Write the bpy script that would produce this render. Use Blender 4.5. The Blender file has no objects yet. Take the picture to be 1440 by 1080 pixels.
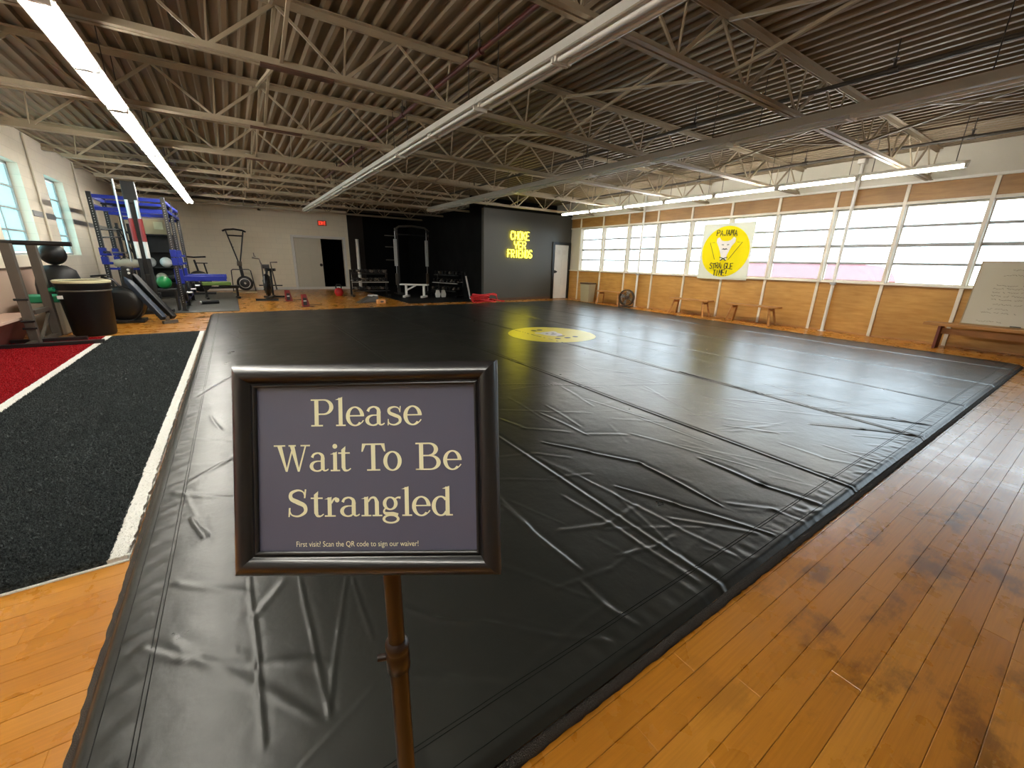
import bpy, math, random
import numpy as np
from mathutils import Vector, Matrix

random.seed(7)
rng = np.random.default_rng(7)
scene = bpy.context.scene
COL = scene.collection
PI = math.pi

# ------------------------------------------------------------------ camera
H = 1.30
FPX = 567.0
YAW, PITCH, ROLL = math.radians(34.066), math.radians(-16.787), math.radians(1.42)
fw = Vector((math.sin(YAW) * math.cos(PITCH), math.cos(YAW) * math.cos(PITCH), math.sin(PITCH)))
rt = Vector((math.cos(YAW), -math.sin(YAW), 0.0))
up = rt.cross(fw)
CR = rt * math.cos(ROLL) + up * math.sin(ROLL)
CU = -rt * math.sin(ROLL) + up * math.cos(ROLL)
cam_data = bpy.data.cameras.new('camera')
cam_data.sensor_fit = 'HORIZONTAL'
cam_data.sensor_width = 36.0
cam_data.lens = FPX / 1440.0 * 36.0
cam_data.clip_start = 0.03
cam_data.clip_end = 200
cam = bpy.data.objects.new('camera', cam_data)
COL.objects.link(cam)
m3 = Matrix((CR, CU, -fw)).transposed()
cam.matrix_world = Matrix.Translation((0, 0, H)) @ m3.to_4x4()
scene.camera = cam

# ------------------------------------------------------------------ world, daylight, exposure
world = bpy.data.worlds.new('overcast_sky')
scene.world = world
world.use_nodes = True
bg = world.node_tree.nodes['Background']
bg.inputs['Color'].default_value = (0.83, 0.93, 1.0, 1)
SKY = 10.5
bg.inputs['Strength'].default_value = SKY
LAMP = 96.0          # radiance of the lit fluorescent tubes
scene.view_settings.view_transform = 'Standard'
scene.view_settings.look = 'None'
scene.view_settings.gamma = 1.0
scene.view_settings.use_curve_mapping = False
scene.view_settings.exposure = 0.0
scene.cycles.max_bounces = 10
scene.cycles.diffuse_bounces = 5
scene.cycles.glossy_bounces = 4
scene.cycles.transparent_max_bounces = 12
scene.cycles.sample_clamp_indirect = 6.0


def portal(name, loc, rot, sx, sy):
    l = bpy.data.lights.new(name, 'AREA')
    l.shape = 'RECTANGLE'
    l.size = sx
    l.size_y = sy
    l.cycles.is_portal = True
    o = bpy.data.objects.new(name, l)
    COL.objects.link(o)
    o.location = loc
    o.rotation_euler = rot


XR, XL, YB, YF, YG, XG, ZD = 10.87, -2.95, 19.4, -4.0, 12.3, 7.05, 3.43
portal('window_portal_right', (XR + 0.14, 4.1, 1.79), (0, PI / 2, 0), 1.46, 15.8)
portal('window_portal_left', (XL - 0.25, 12.6, 2.02), (0, -PI / 2, 0), 1.6, 4.6)

# ------------------------------------------------------------------ helpers
ORD = ['first', 'second', 'third', 'fourth', 'fifth', 'sixth', 'seventh', 'eighth', 'ninth', 'tenth', 'eleventh',
       'twelfth', 'thirteenth', 'fourteenth', 'fifteenth', 'sixteenth']


def tag(o, label=None, cat=None, group=None, kind=None):
    if label: o['label'] = label
    if cat: o['category'] = cat
    if group: o['group'] = group
    if kind: o['kind'] = kind
    return o


def empty(name, loc=(0, 0, 0), rz=0.0):
    o = bpy.data.objects.new(name, None)
    o.empty_display_size = 0.1
    COL.objects.link(o)
    o.location = loc
    o.rotation_euler = (0, 0, rz)
    return o


def link(name, me, parent=None):
    o = bpy.data.objects.new(name, me)
    COL.objects.link(o)
    if parent is not None: o.parent = parent
    return o


def copy_tree(o, parent=None):
    c = o.copy()
    COL.objects.link(c)
    c.parent = parent
    for ch in list(o.children): copy_tree(ch, c)
    return c


class MB:
    def __init__(s):
        s.v, s.f, s.sm = [], [], []

    def add(s, vs, fs, smooth=False):
        b = len(s.v)
        s.v += [tuple(q) for q in vs]
        s.f += [tuple(b + i for i in f) for f in fs]
        s.sm += [smooth] * len(fs)
        return s

    def frame(s, c, ax, ay, az, hx, hy, hz):
        c, ax, ay, az = Vector(c), Vector(ax), Vector(ay), Vector(az)
        vs = [c + ax * (hx * i) + ay * (hy * j) + az * (hz * k) for k in (-1, 1) for j in (-1, 1) for i in (-1, 1)]
        return s.add(vs, [(0, 2, 3, 1), (4, 5, 7, 6), (0, 1, 5, 4), (2, 6, 7, 3), (0, 4, 6, 2), (1, 3, 7, 5)])

    def box(s, x0, x1, y0, y1, z0, z1):
        return s.frame(((x0 + x1) / 2, (y0 + y1) / 2, (z0 + z1) / 2), (1, 0, 0), (0, 1, 0), (0, 0, 1),
                       abs(x1 - x0) / 2, abs(y1 - y0) / 2, abs(z1 - z0) / 2)

    def bar(s, p0, p1, w, h=None, upv=(0, 0, 1)):
        h = w if h is None else h
        p0, p1 = Vector(p0), Vector(p1)
        d = (p1 - p0)
        L = d.length
        d.normalize()
        u = Vector(upv)
        if abs(d.dot(u)) > 0.97: u = Vector((0, 1, 0))
        a = d.cross(u).normalized()
        b = a.cross(d)
        return s.frame((p0 + p1) / 2, d, a, b, L / 2, w / 2, h / 2)

    def tube(s, pts, r, n=8, closed=False, caps=True):
        pts = [Vector(q) for q in pts]
        rs = r if isinstance(r, (list, tuple)) else [r] * len(pts)
        N = len(pts)
        vs, fs = [], []
        prev = None
        for i, q in enumerate(pts):
            if closed:
                d = pts[(i + 1) % N] - pts[i - 1]
            else:
                d = pts[min(i + 1, N - 1)] - pts[max(i - 1, 0)]
            d.normalize()
            if prev is None:
                u = Vector((0, 0, 1)) if abs(d.z) < 0.9 else Vector((1, 0, 0))
                a = d.cross(u).normalized()
            else:
                a = (prev - d * prev.dot(d)).normalized()
            prev = a
            b = d.cross(a)
            for k in range(n):
                t = 2 * PI * k / n
                vs.append(q + (a * math.cos(t) + b * math.sin(t)) * rs[i])
        M = N if closed else N - 1
        for i in range(M):
            j = (i + 1) % N
            for k in range(n):
                fs.append((i * n + k, i * n + (k + 1) % n, j * n + (k + 1) % n, j * n + k))
        s.add(vs, fs, True)
        if caps and not closed:
            s.add([vs[k] for k in range(n)], [tuple(reversed(range(n)))])
            s.add([vs[(N - 1) * n + k] for k in range(n)], [tuple(range(n))])
        return s

    def cyl(s, p0, p1, r, n=12, r1=None):
        return s.tube([p0, p1], [r, r if r1 is None else r1], n)

    def lathe(s, prof, c=(0, 0, 0), axis=(0, 0, 1), n=20, smooth=True):
        c, az = Vector(c), Vector(axis).normalized()
        u = Vector((0, 0, 1)) if abs(az.z) < 0.9 else Vector((1, 0, 0))
        ax = az.cross(u).normalized()
        ay = az.cross(ax)
        vs, fs = [], []
        for (r, z) in prof:
            for k in range(n):
                t = 2 * PI * k / n
                vs.append(c + az * z + (ax * math.cos(t) + ay * math.sin(t)) * max(r, 1e-4))
        for i in range(len(prof) - 1):
            for k in range(n):
                fs.append((i * n + k, i * n + (k + 1) % n, (i + 1) * n + (k + 1) % n, (i + 1) * n + k))
        return s.add(vs, fs, smooth)

    def ball(s, c, r, sz=1.0, n=16, m=10):
        prof = [(r * math.sin(PI * i / m), -r * sz * math.cos(PI * i / m)) for i in range(m + 1)]
        return s.lathe(prof, c, n=n)

    def prism(s, poly, z0, z1, fx=None):
        """poly in 2-D extruded; fx maps (a, b, c) to a point."""
        fx = fx or (lambda a, b, c: (a, b, c))
        n = len(poly)
        vs = [fx(a, b, z0) for a, b in poly] + [fx(a, b, z1) for a, b in poly]
        fs = [tuple(reversed(range(n))), tuple(range(n, 2 * n))]
        fs += [(i, (i + 1) % n, n + (i + 1) % n, n + i) for i in range(n)]
        return s.add(vs, fs)

    def mesh(s, name, material):
        me = bpy.data.meshes.new(name)
        me.from_pydata(s.v, [], s.f)
        me.polygons.foreach_set('use_smooth', s.sm)
        if material is not None: me.materials.append(material)
        me.update()
        return me

    def build(s, name, material, parent=None, bevel=0.0, seg=2):
        o = link(name, s.mesh(name, material), parent)
        if bevel:
            b = o.modifiers.new('bevel', 'BEVEL')
            b.width = bevel
            b.segments = seg
            b.limit_method = 'ANGLE'
        return o


# ------------------------------------------------------------------ materials
def newmat(name):
    m = bpy.data.materials.new(name)
    m.use_nodes = True
    nt = m.node_tree
    return m, nt, nt.nodes, nt.links, nt.nodes['Principled BSDF']


def rgb(c): return (c[0], c[1], c[2], 1)


def pm(name, color, rough=0.5, metal=0.0, var=0.12, scale=6.0, bump=0.0, bscale=80.0, coat=0.0, spec=0.5,
       stretch=(1, 1, 1), emit=None, estr=0.0):
    m, nt, N, L, b = newmat(name)
    tc = N.new('ShaderNodeTexCoord')
    mp = N.new('ShaderNodeMapping')
    mp.inputs['Scale'].default_value = stretch
    L.new(tc.outputs['Object'], mp.inputs['Vector'])
    nz = N.new('ShaderNodeTexNoise')
    nz.inputs['Scale'].default_value = scale
    nz.inputs['Detail'].default_value = 5
    L.new(mp.outputs[0], nz.inputs['Vector'])
    rp = N.new('ShaderNodeMix')
    rp.data_type = 'RGBA'
    rp.inputs['A'].default_value = rgb([c * (1 - var) for c in color])
    rp.inputs['B'].default_value = rgb([min(1, c * (1 + var)) for c in color])
    L.new(nz.outputs['Fac'], rp.inputs['Factor'])
    L.new(rp.outputs['Result'], b.inputs['Base Color'])
    b.inputs['Metallic'].default_value = metal
    b.inputs['Specular IOR Level'].default_value = spec
    b.inputs['Coat Weight'].default_value = coat
    mr = N.new('ShaderNodeMapRange')
    mr.inputs['To Min'].default_value = max(0.02, rough * 0.85)
    mr.inputs['To Max'].default_value = min(1, rough * 1.15)
    L.new(nz.outputs['Fac'], mr.inputs['Value'])
    L.new(mr.outputs[0], b.inputs['Roughness'])
    if bump:
        n2 = N.new('ShaderNodeTexNoise')
        n2.inputs['Scale'].default_value = bscale
        n2.inputs['Detail'].default_value = 3
        L.new(mp.outputs[0], n2.inputs['Vector'])
        bp = N.new('ShaderNodeBump')
        bp.inputs['Strength'].default_value = bump
        bp.inputs['Distance'].default_value = 0.01
        L.new(n2.outputs['Fac'], bp.inputs['Height'])
        L.new(bp.outputs[0], b.inputs['Normal'])
    if emit:
        b.inputs['Emission Color'].default_value = rgb(emit)
        b.inputs['Emission Strength'].default_value = estr
    return m


def ramp(N, stops):
    r = N.new('ShaderNodeValToRGB')
    el = r.color_ramp.elements
    while len(el) > 1: el.remove(el[0])
    el[0].position, el[0].color = stops[0][0], rgb(stops[0][1])
    for p, c in stops[1:]:
        e = el.new(p)
        e.color = rgb(c)
    return r


def mixc(N, L, fac, a, b, mode='MIX'):
    x = N.new('ShaderNodeMix')
    x.data_type = 'RGBA'
    x.blend_type = mode
    for key, val in (('Factor', fac), ('A', a), ('B', b)):
        if isinstance(val, (int, float)): x.inputs[key].default_value = val
        elif isinstance(val, tuple): x.inputs[key].default_value = rgb(val)
        else: L.new(val, x.inputs[key])
    return x.outputs['Result']


def math_node(N, L, op, a, b=None, clamp=False):
    x = N.new('ShaderNodeMath')
    x.operation = op
    x.use_clamp = clamp
    for i, v in enumerate((a, b)):
        if v is None: continue
        if isinstance(v, (int, float)): x.inputs[i].default_value = v
        else: L.new(v, x.inputs[i])
    return x.outputs[0]


def noise(N, L, vec, scale, detail=4, stretch=None, rough=0.55):
    if stretch:
        mp = N.new('ShaderNodeMapping')
        mp.inputs['Scale'].default_value = stretch
        L.new(vec, mp.inputs['Vector'])
        vec = mp.outputs[0]
    n = N.new('ShaderNodeTexNoise')
    n.inputs['Scale'].default_value = scale
    n.inputs['Detail'].default_value = detail
    n.inputs['Roughness'].default_value = rough
    L.new(vec, n.inputs['Vector'])
    return n.outputs['Fac']


def floor_wood():
    m, nt, N, L, b = newmat('maple_floor')
    geo = N.new('ShaderNodeNewGeometry')
    oi = N.new('ShaderNodeObjectInfo')
    pos = geo.outputs['Position']
    r = math_node(N, L, 'ADD', oi.outputs['Random'], geo.outputs['Random Per Island'])
    r = math_node(N, L, 'FRACT', r)
    base = ramp(N, [(0.0, (0.41, 0.160, 0.014)), (0.5, (0.45, 0.18, 0.018)), (1.0, (0.50, 0.215, 0.026))])
    L.new(r, base.inputs[0])
    grain = noise(N, L, pos, 3.0, 6, (1.2, 38, 1), 0.6)
    gr = ramp(N, [(0.3, (0.86, 0.82, 0.78)), (0.62, (1.05, 1.04, 1.02))])
    L.new(grain, gr.inputs[0])
    c = mixc(N, L, 1.0, base.outputs[0], gr.outputs[0], 'MULTIPLY')
    # worn, stained boards beside the mat
    sep = N.new('ShaderNodeSeparateXYZ')
    L.new(pos, sep.inputs[0])
    st = noise(N, L, pos, 2.1, 7, (1.0, 1.7, 1), 0.66)
    worn = ramp(N, [(0.525, (0, 0, 0)), (0.60, (0.7, 0.7, 0.7)), (0.72, (1, 1, 1))])
    L.new(st, worn.inputs[0])
    dx = math_node(N, L, 'SUBTRACT', sep.outputs['X'], 2.4)
    dy = math_node(N, L, 'SUBTRACT', sep.outputs['Y'], 0.12)
    d2 = math_node(N, L, 'ADD', math_node(N, L, 'MULTIPLY', dx, math_node(N, L, 'MULTIPLY', dx, 0.5)),
                   math_node(N, L, 'MULTIPLY', dy, math_node(N, L, 'MULTIPLY', dy, 1.6)))
    area = math_node(N, L, 'SUBTRACT', 1.35, d2, True)
    wf = math_node(N, L, 'MULTIPLY', worn.outputs[0], area)
    wf = math_node(N, L, 'MULTIPLY', wf, 0.78)
    c = mixc(N, L, wf, c, (0.045, 0.013, 0.005))
    scr = noise(N, L, pos, 9, 5, (0.6, 7, 1), 0.7)
    sr = ramp(N, [(0.62, (0, 0, 0)), (0.75, (1, 1, 1))])
    L.new(scr, sr.inputs[0])
    sf = math_node(N, L, 'MULTIPLY', sr.outputs[0], math_node(N, L, 'MULTIPLY', area, 0.22))
    c = mixc(N, L, sf, c, (0.45, 0.33, 0.2))
    L.new(c, b.inputs['Base Color'])
    rr = N.new('ShaderNodeMapRange')
    rr.inputs['To Min'].default_value = 0.16
    rr.inputs['To Max'].default_value = 0.42
    L.new(noise(N, L, pos, 5, 6), rr.inputs['Value'])
    L.new(rr.outputs[0], b.inputs['Roughness'])
    b.inputs['Coat Weight'].default_value = 0.12
    b.inputs['Coat Roughness'].default_value = 0.22
    bp = N.new('ShaderNodeBump')
    bp.inputs['Strength'].default_value = 0.03
    bp.inputs['Distance'].default_value = 0.004
    L.new(grain, bp.inputs['Height'])
    L.new(bp.outputs[0], b.inputs['Normal'])
    return m


def plywood(name, c0, c1):
    m, nt, N, L, b = newmat(name)
    geo = N.new('ShaderNodeNewGeometry')
    oi = N.new('ShaderNodeObjectInfo')
    off = N.new('ShaderNodeVectorMath')
    off.operation = 'ADD'
    cmb = N.new('ShaderNodeCombineXYZ')
    L.new(math_node(N, L, 'MULTIPLY', oi.outputs['Random'], 37.0), cmb.inputs[0])
    L.new(geo.outputs['Position'], off.inputs[0])
    L.new(cmb.outputs[0], off.inputs[1])
    g = noise(N, L, off.outputs[0], 2.0, 6, (1, 1.2, 9), 0.6)
    r = ramp(N, [(0.3, c0), (0.7, c1)])
    L.new(g, r.inputs[0])
    g2 = noise(N, L, off.outputs[0], 1.1, 3)
    r2 = ramp(N, [(0.35, (0.82, 0.78, 0.74)), (0.65, (1.08, 1.06, 1.04))])
    L.new(g2, r2.inputs[0])
    L.new(mixc(N, L, 1.0, r.outputs[0], r2.outputs[0], 'MULTIPLY'), b.inputs['Base Color'])
    b.inputs['Roughness'].default_value = 0.45
    return m


def block_paint(name, col, along='Y'):
    m, nt, N, L, b = newmat(name)
    geo = N.new('ShaderNodeNewGeometry')
    sp = N.new('ShaderNodeSeparateXYZ')
    L.new(geo.outputs['Position'], sp.inputs[0])
    cb = N.new('ShaderNodeCombineXYZ')
    L.new(sp.outputs[along], cb.inputs[0])
    L.new(sp.outputs['Z'], cb.inputs[1])
    br = N.new('ShaderNodeTexBrick')
    br.inputs['Scale'].default_value = 1.0
    br.inputs['Brick Width'].default_value = 0.4
    br.inputs['Row Height'].default_value = 0.2
    br.inputs['Mortar Size'].default_value = 0.006
    br.inputs['Mortar Smooth'].default_value = 0.3
    br.inputs['Color1'].default_value = rgb(col)
    br.inputs['Color2'].default_value = rgb([c * 0.965 for c in col])
    br.inputs['Mortar'].default_value = rgb([c * 0.88 for c in col])
    L.new(cb.outputs[0], br.inputs['Vector'])
    L.new(br.outputs['Color'], b.inputs['Base Color'])
    bp = N.new('ShaderNodeBump')
    bp.invert = True
    bp.inputs['Strength'].default_value = 0.4
    bp.inputs['Distance'].default_value = 0.004
    L.new(br.outputs['Fac'], bp.inputs['Height'])
    L.new(bp.outputs[0], b.inputs['Normal'])
    b.inputs['Roughness'].default_value = 0.6
    return m


def vinyl():
    m, nt, N, L, b = newmat('black_vinyl')
    geo = N.new('ShaderNodeNewGeometry')
    pos = geo.outputs['Position']
    r = ramp(N, [(0.3, (0.012, 0.0125, 0.011)), (0.7, (0.02, 0.0205, 0.018))])
    L.new(noise(N, L, pos, 1.4, 5), r.inputs[0])
    L.new(r.outputs[0], b.inputs['Base Color'])
    rr = N.new('ShaderNodeMapRange')
    rr.inputs['To Min'].default_value = 0.24
    rr.inputs['To Max'].default_value = 0.36
    L.new(noise(N, L, pos, 3, 5), rr.inputs['Value'])
    L.new(rr.outputs[0], b.inputs['Roughness'])
    b.inputs['Specular IOR Level'].default_value = 0.26
    bp = N.new('ShaderNodeBump')
    bp.inputs['Strength'].default_value = 0.2
    bp.inputs['Distance'].default_value = 0.02
    hsum = math_node(N, L, 'ADD', noise(N, L, pos, 5, 4, (1, 1, 1)),
                     math_node(N, L, 'MULTIPLY', noise(N, L, pos, 260, 2), 0.02))
    L.new(hsum, bp.inputs['Height'])
    L.new(bp.outputs[0], b.inputs['Normal'])
    return m


def turf(name, c0, c1, bump=0.9):
    m, nt, N, L, b = newmat(name)
    geo = N.new('ShaderNodeNewGeometry')
    pos = geo.outputs['Position']
    n = noise(N, L, pos, 110, 3, None, 0.7)
    r = ramp(N, [(0.36, c0), (0.64, c1)])
    L.new(n, r.inputs[0])
    L.new(r.outputs[0], b.inputs['Base Color'])
    b.inputs['Roughness'].default_value = 0.9
    b.inputs['Specular IOR Level'].default_value = 0.15
    bp = N.new('ShaderNodeBump')
    bp.inputs['Strength'].default_value = bump
    bp.inputs['Distance'].default_value = 0.015
    L.new(n, bp.inputs['Height'])
    L.new(bp.outputs[0], b.inputs['Normal'])
    return m


def pane_mat(name, col, veil):
    m = bpy.data.materials.new(name)
    m.use_nodes = True
    nt = m.node_tree
    N, L = nt.nodes, nt.links
    N.clear()
    out = N.new('ShaderNodeOutputMaterial')
    tr = N.new('ShaderNodeBsdfTransparent')
    tr.inputs[0].default_value = rgb(col)
    tl = N.new('ShaderNodeBsdfTranslucent')
    tl.inputs[0].default_value = rgb(col)
    gl = N.new('ShaderNodeBsdfGlossy')
    gl.inputs['Roughness'].default_value = 0.15
    mx = N.new('ShaderNodeMixShader')
    mx.inputs[0].default_value = veil
    L.new(tr.outputs[0], mx.inputs[1])
    L.new(tl.outputs[0], mx.inputs[2])
    fr = N.new('ShaderNodeFresnel')
    fr.inputs['IOR'].default_value = 1.3
    m2 = N.new('ShaderNodeMixShader')
    L.new(fr.outputs[0], m2.inputs[0])
    L.new(mx.outputs[0], m2.inputs[1])
    L.new(gl.outputs[0], m2.inputs[2])
    L.new(m2.outputs[0], out.inputs[0])
    return m


def banner_mat():
    m = bpy.data.materials.new('banner_fabric')
    m.use_nodes = True
    nt = m.node_tree
    N, L = nt.nodes, nt.links
    N.clear()
    out = N.new('ShaderNodeOutputMaterial')
    tc = N.new('ShaderNodeTexCoord')
    sp = N.new('ShaderNodeSeparateXYZ')
    L.new(tc.outputs['Object'], sp.inputs[0])
    y, z = sp.outputs['Y'], sp.outputs['Z']
    r2 = math_node(N, L, 'ADD', math_node(N, L, 'MULTIPLY', y, y), math_node(N, L, 'MULTIPLY', z, z))
    ins = math_node(N, L, 'LESS_THAN', r2, 0.635 ** 2)
    c = mixc(N, L, ins, (0.66, 0.66, 0.54), (0.80, 0.64, 0.012))
    df = N.new('ShaderNodeBsdfDiffuse')
    tl = N.new('ShaderNodeBsdfTranslucent')
    L.new(c, df.inputs[0])
    L.new(c, tl.inputs[0])
    mx = N.new('ShaderNodeMixShader')
    mx.inputs[0].default_value = 0.09
    L.new(df.outputs[0], mx.inputs[1])
    L.new(tl.outputs[0], mx.inputs[2])
    L.new(mx.outputs[0], out.inputs[0])
    return m


def emission(name, col, s):
    m = bpy.data.materials.new(name)
    m.use_nodes = True
    N, L = m.node_tree.nodes, m.node_tree.links
    N.clear()
    out = N.new('ShaderNodeOutputMaterial')
    e = N.new('ShaderNodeEmission')
    e.inputs[0].default_value = rgb(col)
    e.inputs[1].default_value = s
    L.new(e.outputs[0], out.inputs[0])
    return m


M = {
    'wood': floor_wood(),
    'vinyl': vinyl(),
    'fuzz': pm('edge_fuzz', (0.035, 0.028, 0.022), 0.95, var=0.6, scale=90, bump=1.0, bscale=300),
    'thread': pm('hem_thread', (0.006, 0.006, 0.006), 0.7, spec=0.2),
    'logo_yellow': pm('logo_yellow', (0.80, 0.66, 0.03), 0.36, var=0.08, scale=3),
    'logo_white': pm('logo_white', (0.75, 0.70, 0.66), 0.4),
    'logo_black': pm('logo_black', (0.02, 0.018, 0.015), 0.4),
    'turf_dark': turf('charcoal_turf', (0.010, 0.013, 0.014), (0.095, 0.11, 0.112)),
    'turf_red': turf('red_turf', (0.16, 0.004, 0.006), (0.52, 0.012, 0.02)),
    'turf_white': turf('white_turf', (0.84, 0.84, 0.78), (0.92, 0.92, 0.88), 0.25),
    'turf_back': pm('turf_backing', (0.03, 0.03, 0.03), 0.9),
    'cream': pm('cream_paint', (0.80, 0.73, 0.58), 0.55, var=0.05, scale=2),
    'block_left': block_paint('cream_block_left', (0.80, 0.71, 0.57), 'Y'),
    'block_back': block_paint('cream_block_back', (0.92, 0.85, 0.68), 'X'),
    'pinkwall': pm('pink_beige_paint', (0.55, 0.38, 0.29), 0.6, var=0.05, scale=2),
    'black_paint': pm('black_paint', (0.0025, 0.0025, 0.0025), 0.8, spec=0.15, var=0.2, scale=2),
    'grey_paint': pm('charcoal_paint', (0.062, 0.060, 0.05), 0.5, var=0.08, scale=1.5),
    'white_trim': pm('white_trim', (0.78, 0.76, 0.70), 0.45, var=0.05, scale=3),
    'white_upper': pm('white_upper_wall', (0.62, 0.58, 0.48), 0.55, var=0.06, scale=2),
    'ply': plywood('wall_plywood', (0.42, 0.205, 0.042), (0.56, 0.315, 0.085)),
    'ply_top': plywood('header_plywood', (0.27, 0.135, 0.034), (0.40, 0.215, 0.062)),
    'batten': pm('cream_batten', (0.72, 0.65, 0.52), 0.5, var=0.05, scale=4),
    'steel_grey': pm('grey_steel_sash', (0.33, 0.33, 0.32), 0.45, var=0.08),
    'pane_right': pane_mat('frosted_pane', (0.90, 0.94, 0.96), 0.11),
    'pane_left': pane_mat('bluish_pane', (0.66, 0.86, 0.86), 0.35),
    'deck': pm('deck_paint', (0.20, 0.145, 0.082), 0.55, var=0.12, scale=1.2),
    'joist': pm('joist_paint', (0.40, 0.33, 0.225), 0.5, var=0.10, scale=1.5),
    'rust': pm('rust_brown', (0.10, 0.045, 0.025), 0.7, var=0.3, scale=10),
    'pipe_red': pm('dark_red_pipe', (0.075, 0.016, 0.014), 0.4, var=0.2),
    'rod': pm('dark_rod', (0.05, 0.04, 0.03), 0.5),
    'lamp_white': pm('lamp_enamel', (0.80, 0.77, 0.70), 0.35, var=0.04),
    'tube_off': pm('unlit_tube', (0.80, 0.78, 0.72), 0.25, var=0.02),
    'tube_on': emission('lit_tube', (1.0, 0.97, 0.88), LAMP),
    'sign_frame': pm('sign_frame_black', (0.006, 0.006, 0.0075), 0.33, var=0.1, coat=0.15),
    'sign_paper': pm('sign_paper', (0.085, 0.088, 0.135), 0.32, var=0.05, scale=4, coat=0.5),
    'sign_text': pm('sign_text', (0.92, 0.90, 0.62), 0.5, var=0.03),
    'bronze': pm('dark_bronze', (0.018, 0.009, 0.006), 0.32, metal=0.2, var=0.15),
    'bench': plywood('bench_wood', (0.38, 0.17, 0.045), (0.55, 0.28, 0.09)),
    'board': pm('whiteboard', (0.52, 0.47, 0.36), 0.22, var=0.05, scale=2),
    'ink': pm('marker_ink', (0.09, 0.07, 0.06), 0.5),
    'black_metal': pm('black_powder_coat', (0.006, 0.006, 0.0065), 0.4, var=0.2),
    'black_rubber': pm('black_rubber', (0.006, 0.006, 0.0065), 0.45, var=0.25, scale=20, spec=0.25),
    'rubber_floor': pm('rubber_floor', (0.05, 0.048, 0.042), 0.55, var=0.2, scale=4, bump=0.2, bscale=150),
    'rubber_black': pm('rubber_floor_black', (0.004, 0.004, 0.004), 0.6, spec=0.2, var=0.2, scale=4),
    'blue': pm('blue_powder_coat', (0.006, 0.020, 0.26), 0.3, var=0.12),
    'navy': pm('navy_metal', (0.015, 0.025, 0.045), 0.4, var=0.15),
    'red': pm('red_plastic', (0.45, 0.012, 0.014), 0.4, var=0.12),
    'white_plastic': pm('white_plastic', (0.72, 0.70, 0.66), 0.4, var=0.05),
    'green': pm('green_rubber', (0.01, 0.22, 0.055), 0.4, var=0.15),
    'green_lid': pm('green_plastic', (0.01, 0.30, 0.14), 0.45, var=0.1),
    'olive': pm('olive_pad', (0.10, 0.17, 0.03), 0.6, var=0.1),
    'tan': pm('tan_board', (0.36, 0.27, 0.15), 0.6, var=0.1),
    'bag': pm('bin_liner', (0.55, 0.50, 0.30), 0.4, var=0.1),
    'grey_steel': pm('taupe_steel', (0.072, 0.060, 0.046), 0.5, var=0.12),
    'silver': pm('silver_metal', (0.55, 0.55, 0.55), 0.3, metal=0.9, var=0.1),
    'smoke': pm('light_shield', (0.42, 0.42, 0.42), 0.5, var=0.5, scale=25, stretch=(1, 1, 3)),
    'maroon': pm('maroon_panel', (0.16, 0.045, 0.03), 0.6, var=0.12),
    'bin_beige': pm('beige_bin', (0.36, 0.33, 0.22), 0.5, var=0.05),
    'brown_plastic': pm('brown_plastic', (0.09, 0.05, 0.03), 0.45),
    'rope_red': pm('red_rope', (0.55, 0.015, 0.02), 0.7, var=0.25, scale=40, bump=0.4, bscale=120),
    'door_white': pm('door_white', (0.62, 0.585, 0.48), 0.45, var=0.04),
    'door_bright': pm('door_bright_white', (0.80, 0.79, 0.74), 0.4, var=0.04),
    'neon': emission('neon_yellow', (1.0, 0.86, 0.03), 13.0),
    'exit': emission('exit_red', (1.0, 0.06, 0.03), 2.2),
    'exit_box': pm('exit_housing', (0.35, 0.10, 0.06), 0.5),
    'banner': banner_mat(),
    'orange': pm('orange_block', (0.75, 0.33, 0.10), 0.5),
    'outside_ground': pm('outside_asphalt', (0.35, 0.35, 0.36), 0.9, var=0.15, scale=0.6),
    'outside_red': pm('outside_red', (0.12, 0.004, 0.010), 0.9, spec=0.0, var=0.25, scale=0.6),
    'rust_dark': pm('dark_brown_panel', (0.016, 0.010, 0.006), 0.6),
    'dark_red': pm('dark_red_enamel', (0.20, 0.012, 0.012), 0.45, var=0.15),
    'clear': pm('translucent_bin', (0.42, 0.40, 0.32), 0.35, var=0.1),
}
# ================================================================== STRUCTURE
# ---- floor with boards
fl = MB().box(XL, XR, YF, YB, -0.12, -0.012).build('floor', M['rust'])
tag(fl, 'orange strip-wood gym floor with dark stains', 'floor', kind='structure')
BW = 0.083
_pm = {}


def plank_mesh(L):
    k = round(L, 2)
    if k not in _pm:
        b = MB()
        c, w, z0 = 0.0016, BW - 0.0008, -0.012
        vs = [(0, 0, z0), (k, 0, z0), (k, w, z0), (0, w, z0), (0, 0, -c), (k, 0, -c), (k, w, -c), (0, w, -c),
              (c, c, 0), (k - c, c, 0), (k - c, w - c, 0), (c, w - c, 0)]
        fs = [(0, 1, 5, 4), (1, 2, 6, 5), (2, 3, 7, 6), (3, 0, 4, 7), (4, 5, 9, 8), (5, 6, 10, 9), (6, 7, 11, 10),
              (7, 4, 8, 11), (8, 9, 10, 11)]
        b.add(vs, fs)
        _pm[k] = b.mesh('plank', M['wood'])
    return _pm[k]


LENS = [0.75, 0.95, 1.2, 1.45, 1.7, 2.0, 2.3]


def row_lengths(x0, x1, lens):
    x = x0
    first = True
    while x < x1 - 1e-6:
        L = random.choice(lens)
        if first:
            L = round(L * random.uniform(0.35, 1.0), 1)
            first = False
        L = max(0.1, min(L, x1 - x))
        if x1 - (x + L) < 0.12: L = x1 - x
        yield x, L
        x += L


def boards(x0, x1, k0, k1):
    for k in range(k0, k1):
        for x, L in row_lengths(x0, x1, LENS):
            o = link('plank', plank_mesh(L - 0.0008), fl)
            o.location = (x, 0.655 - (k + 1) * BW, 0)


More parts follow.
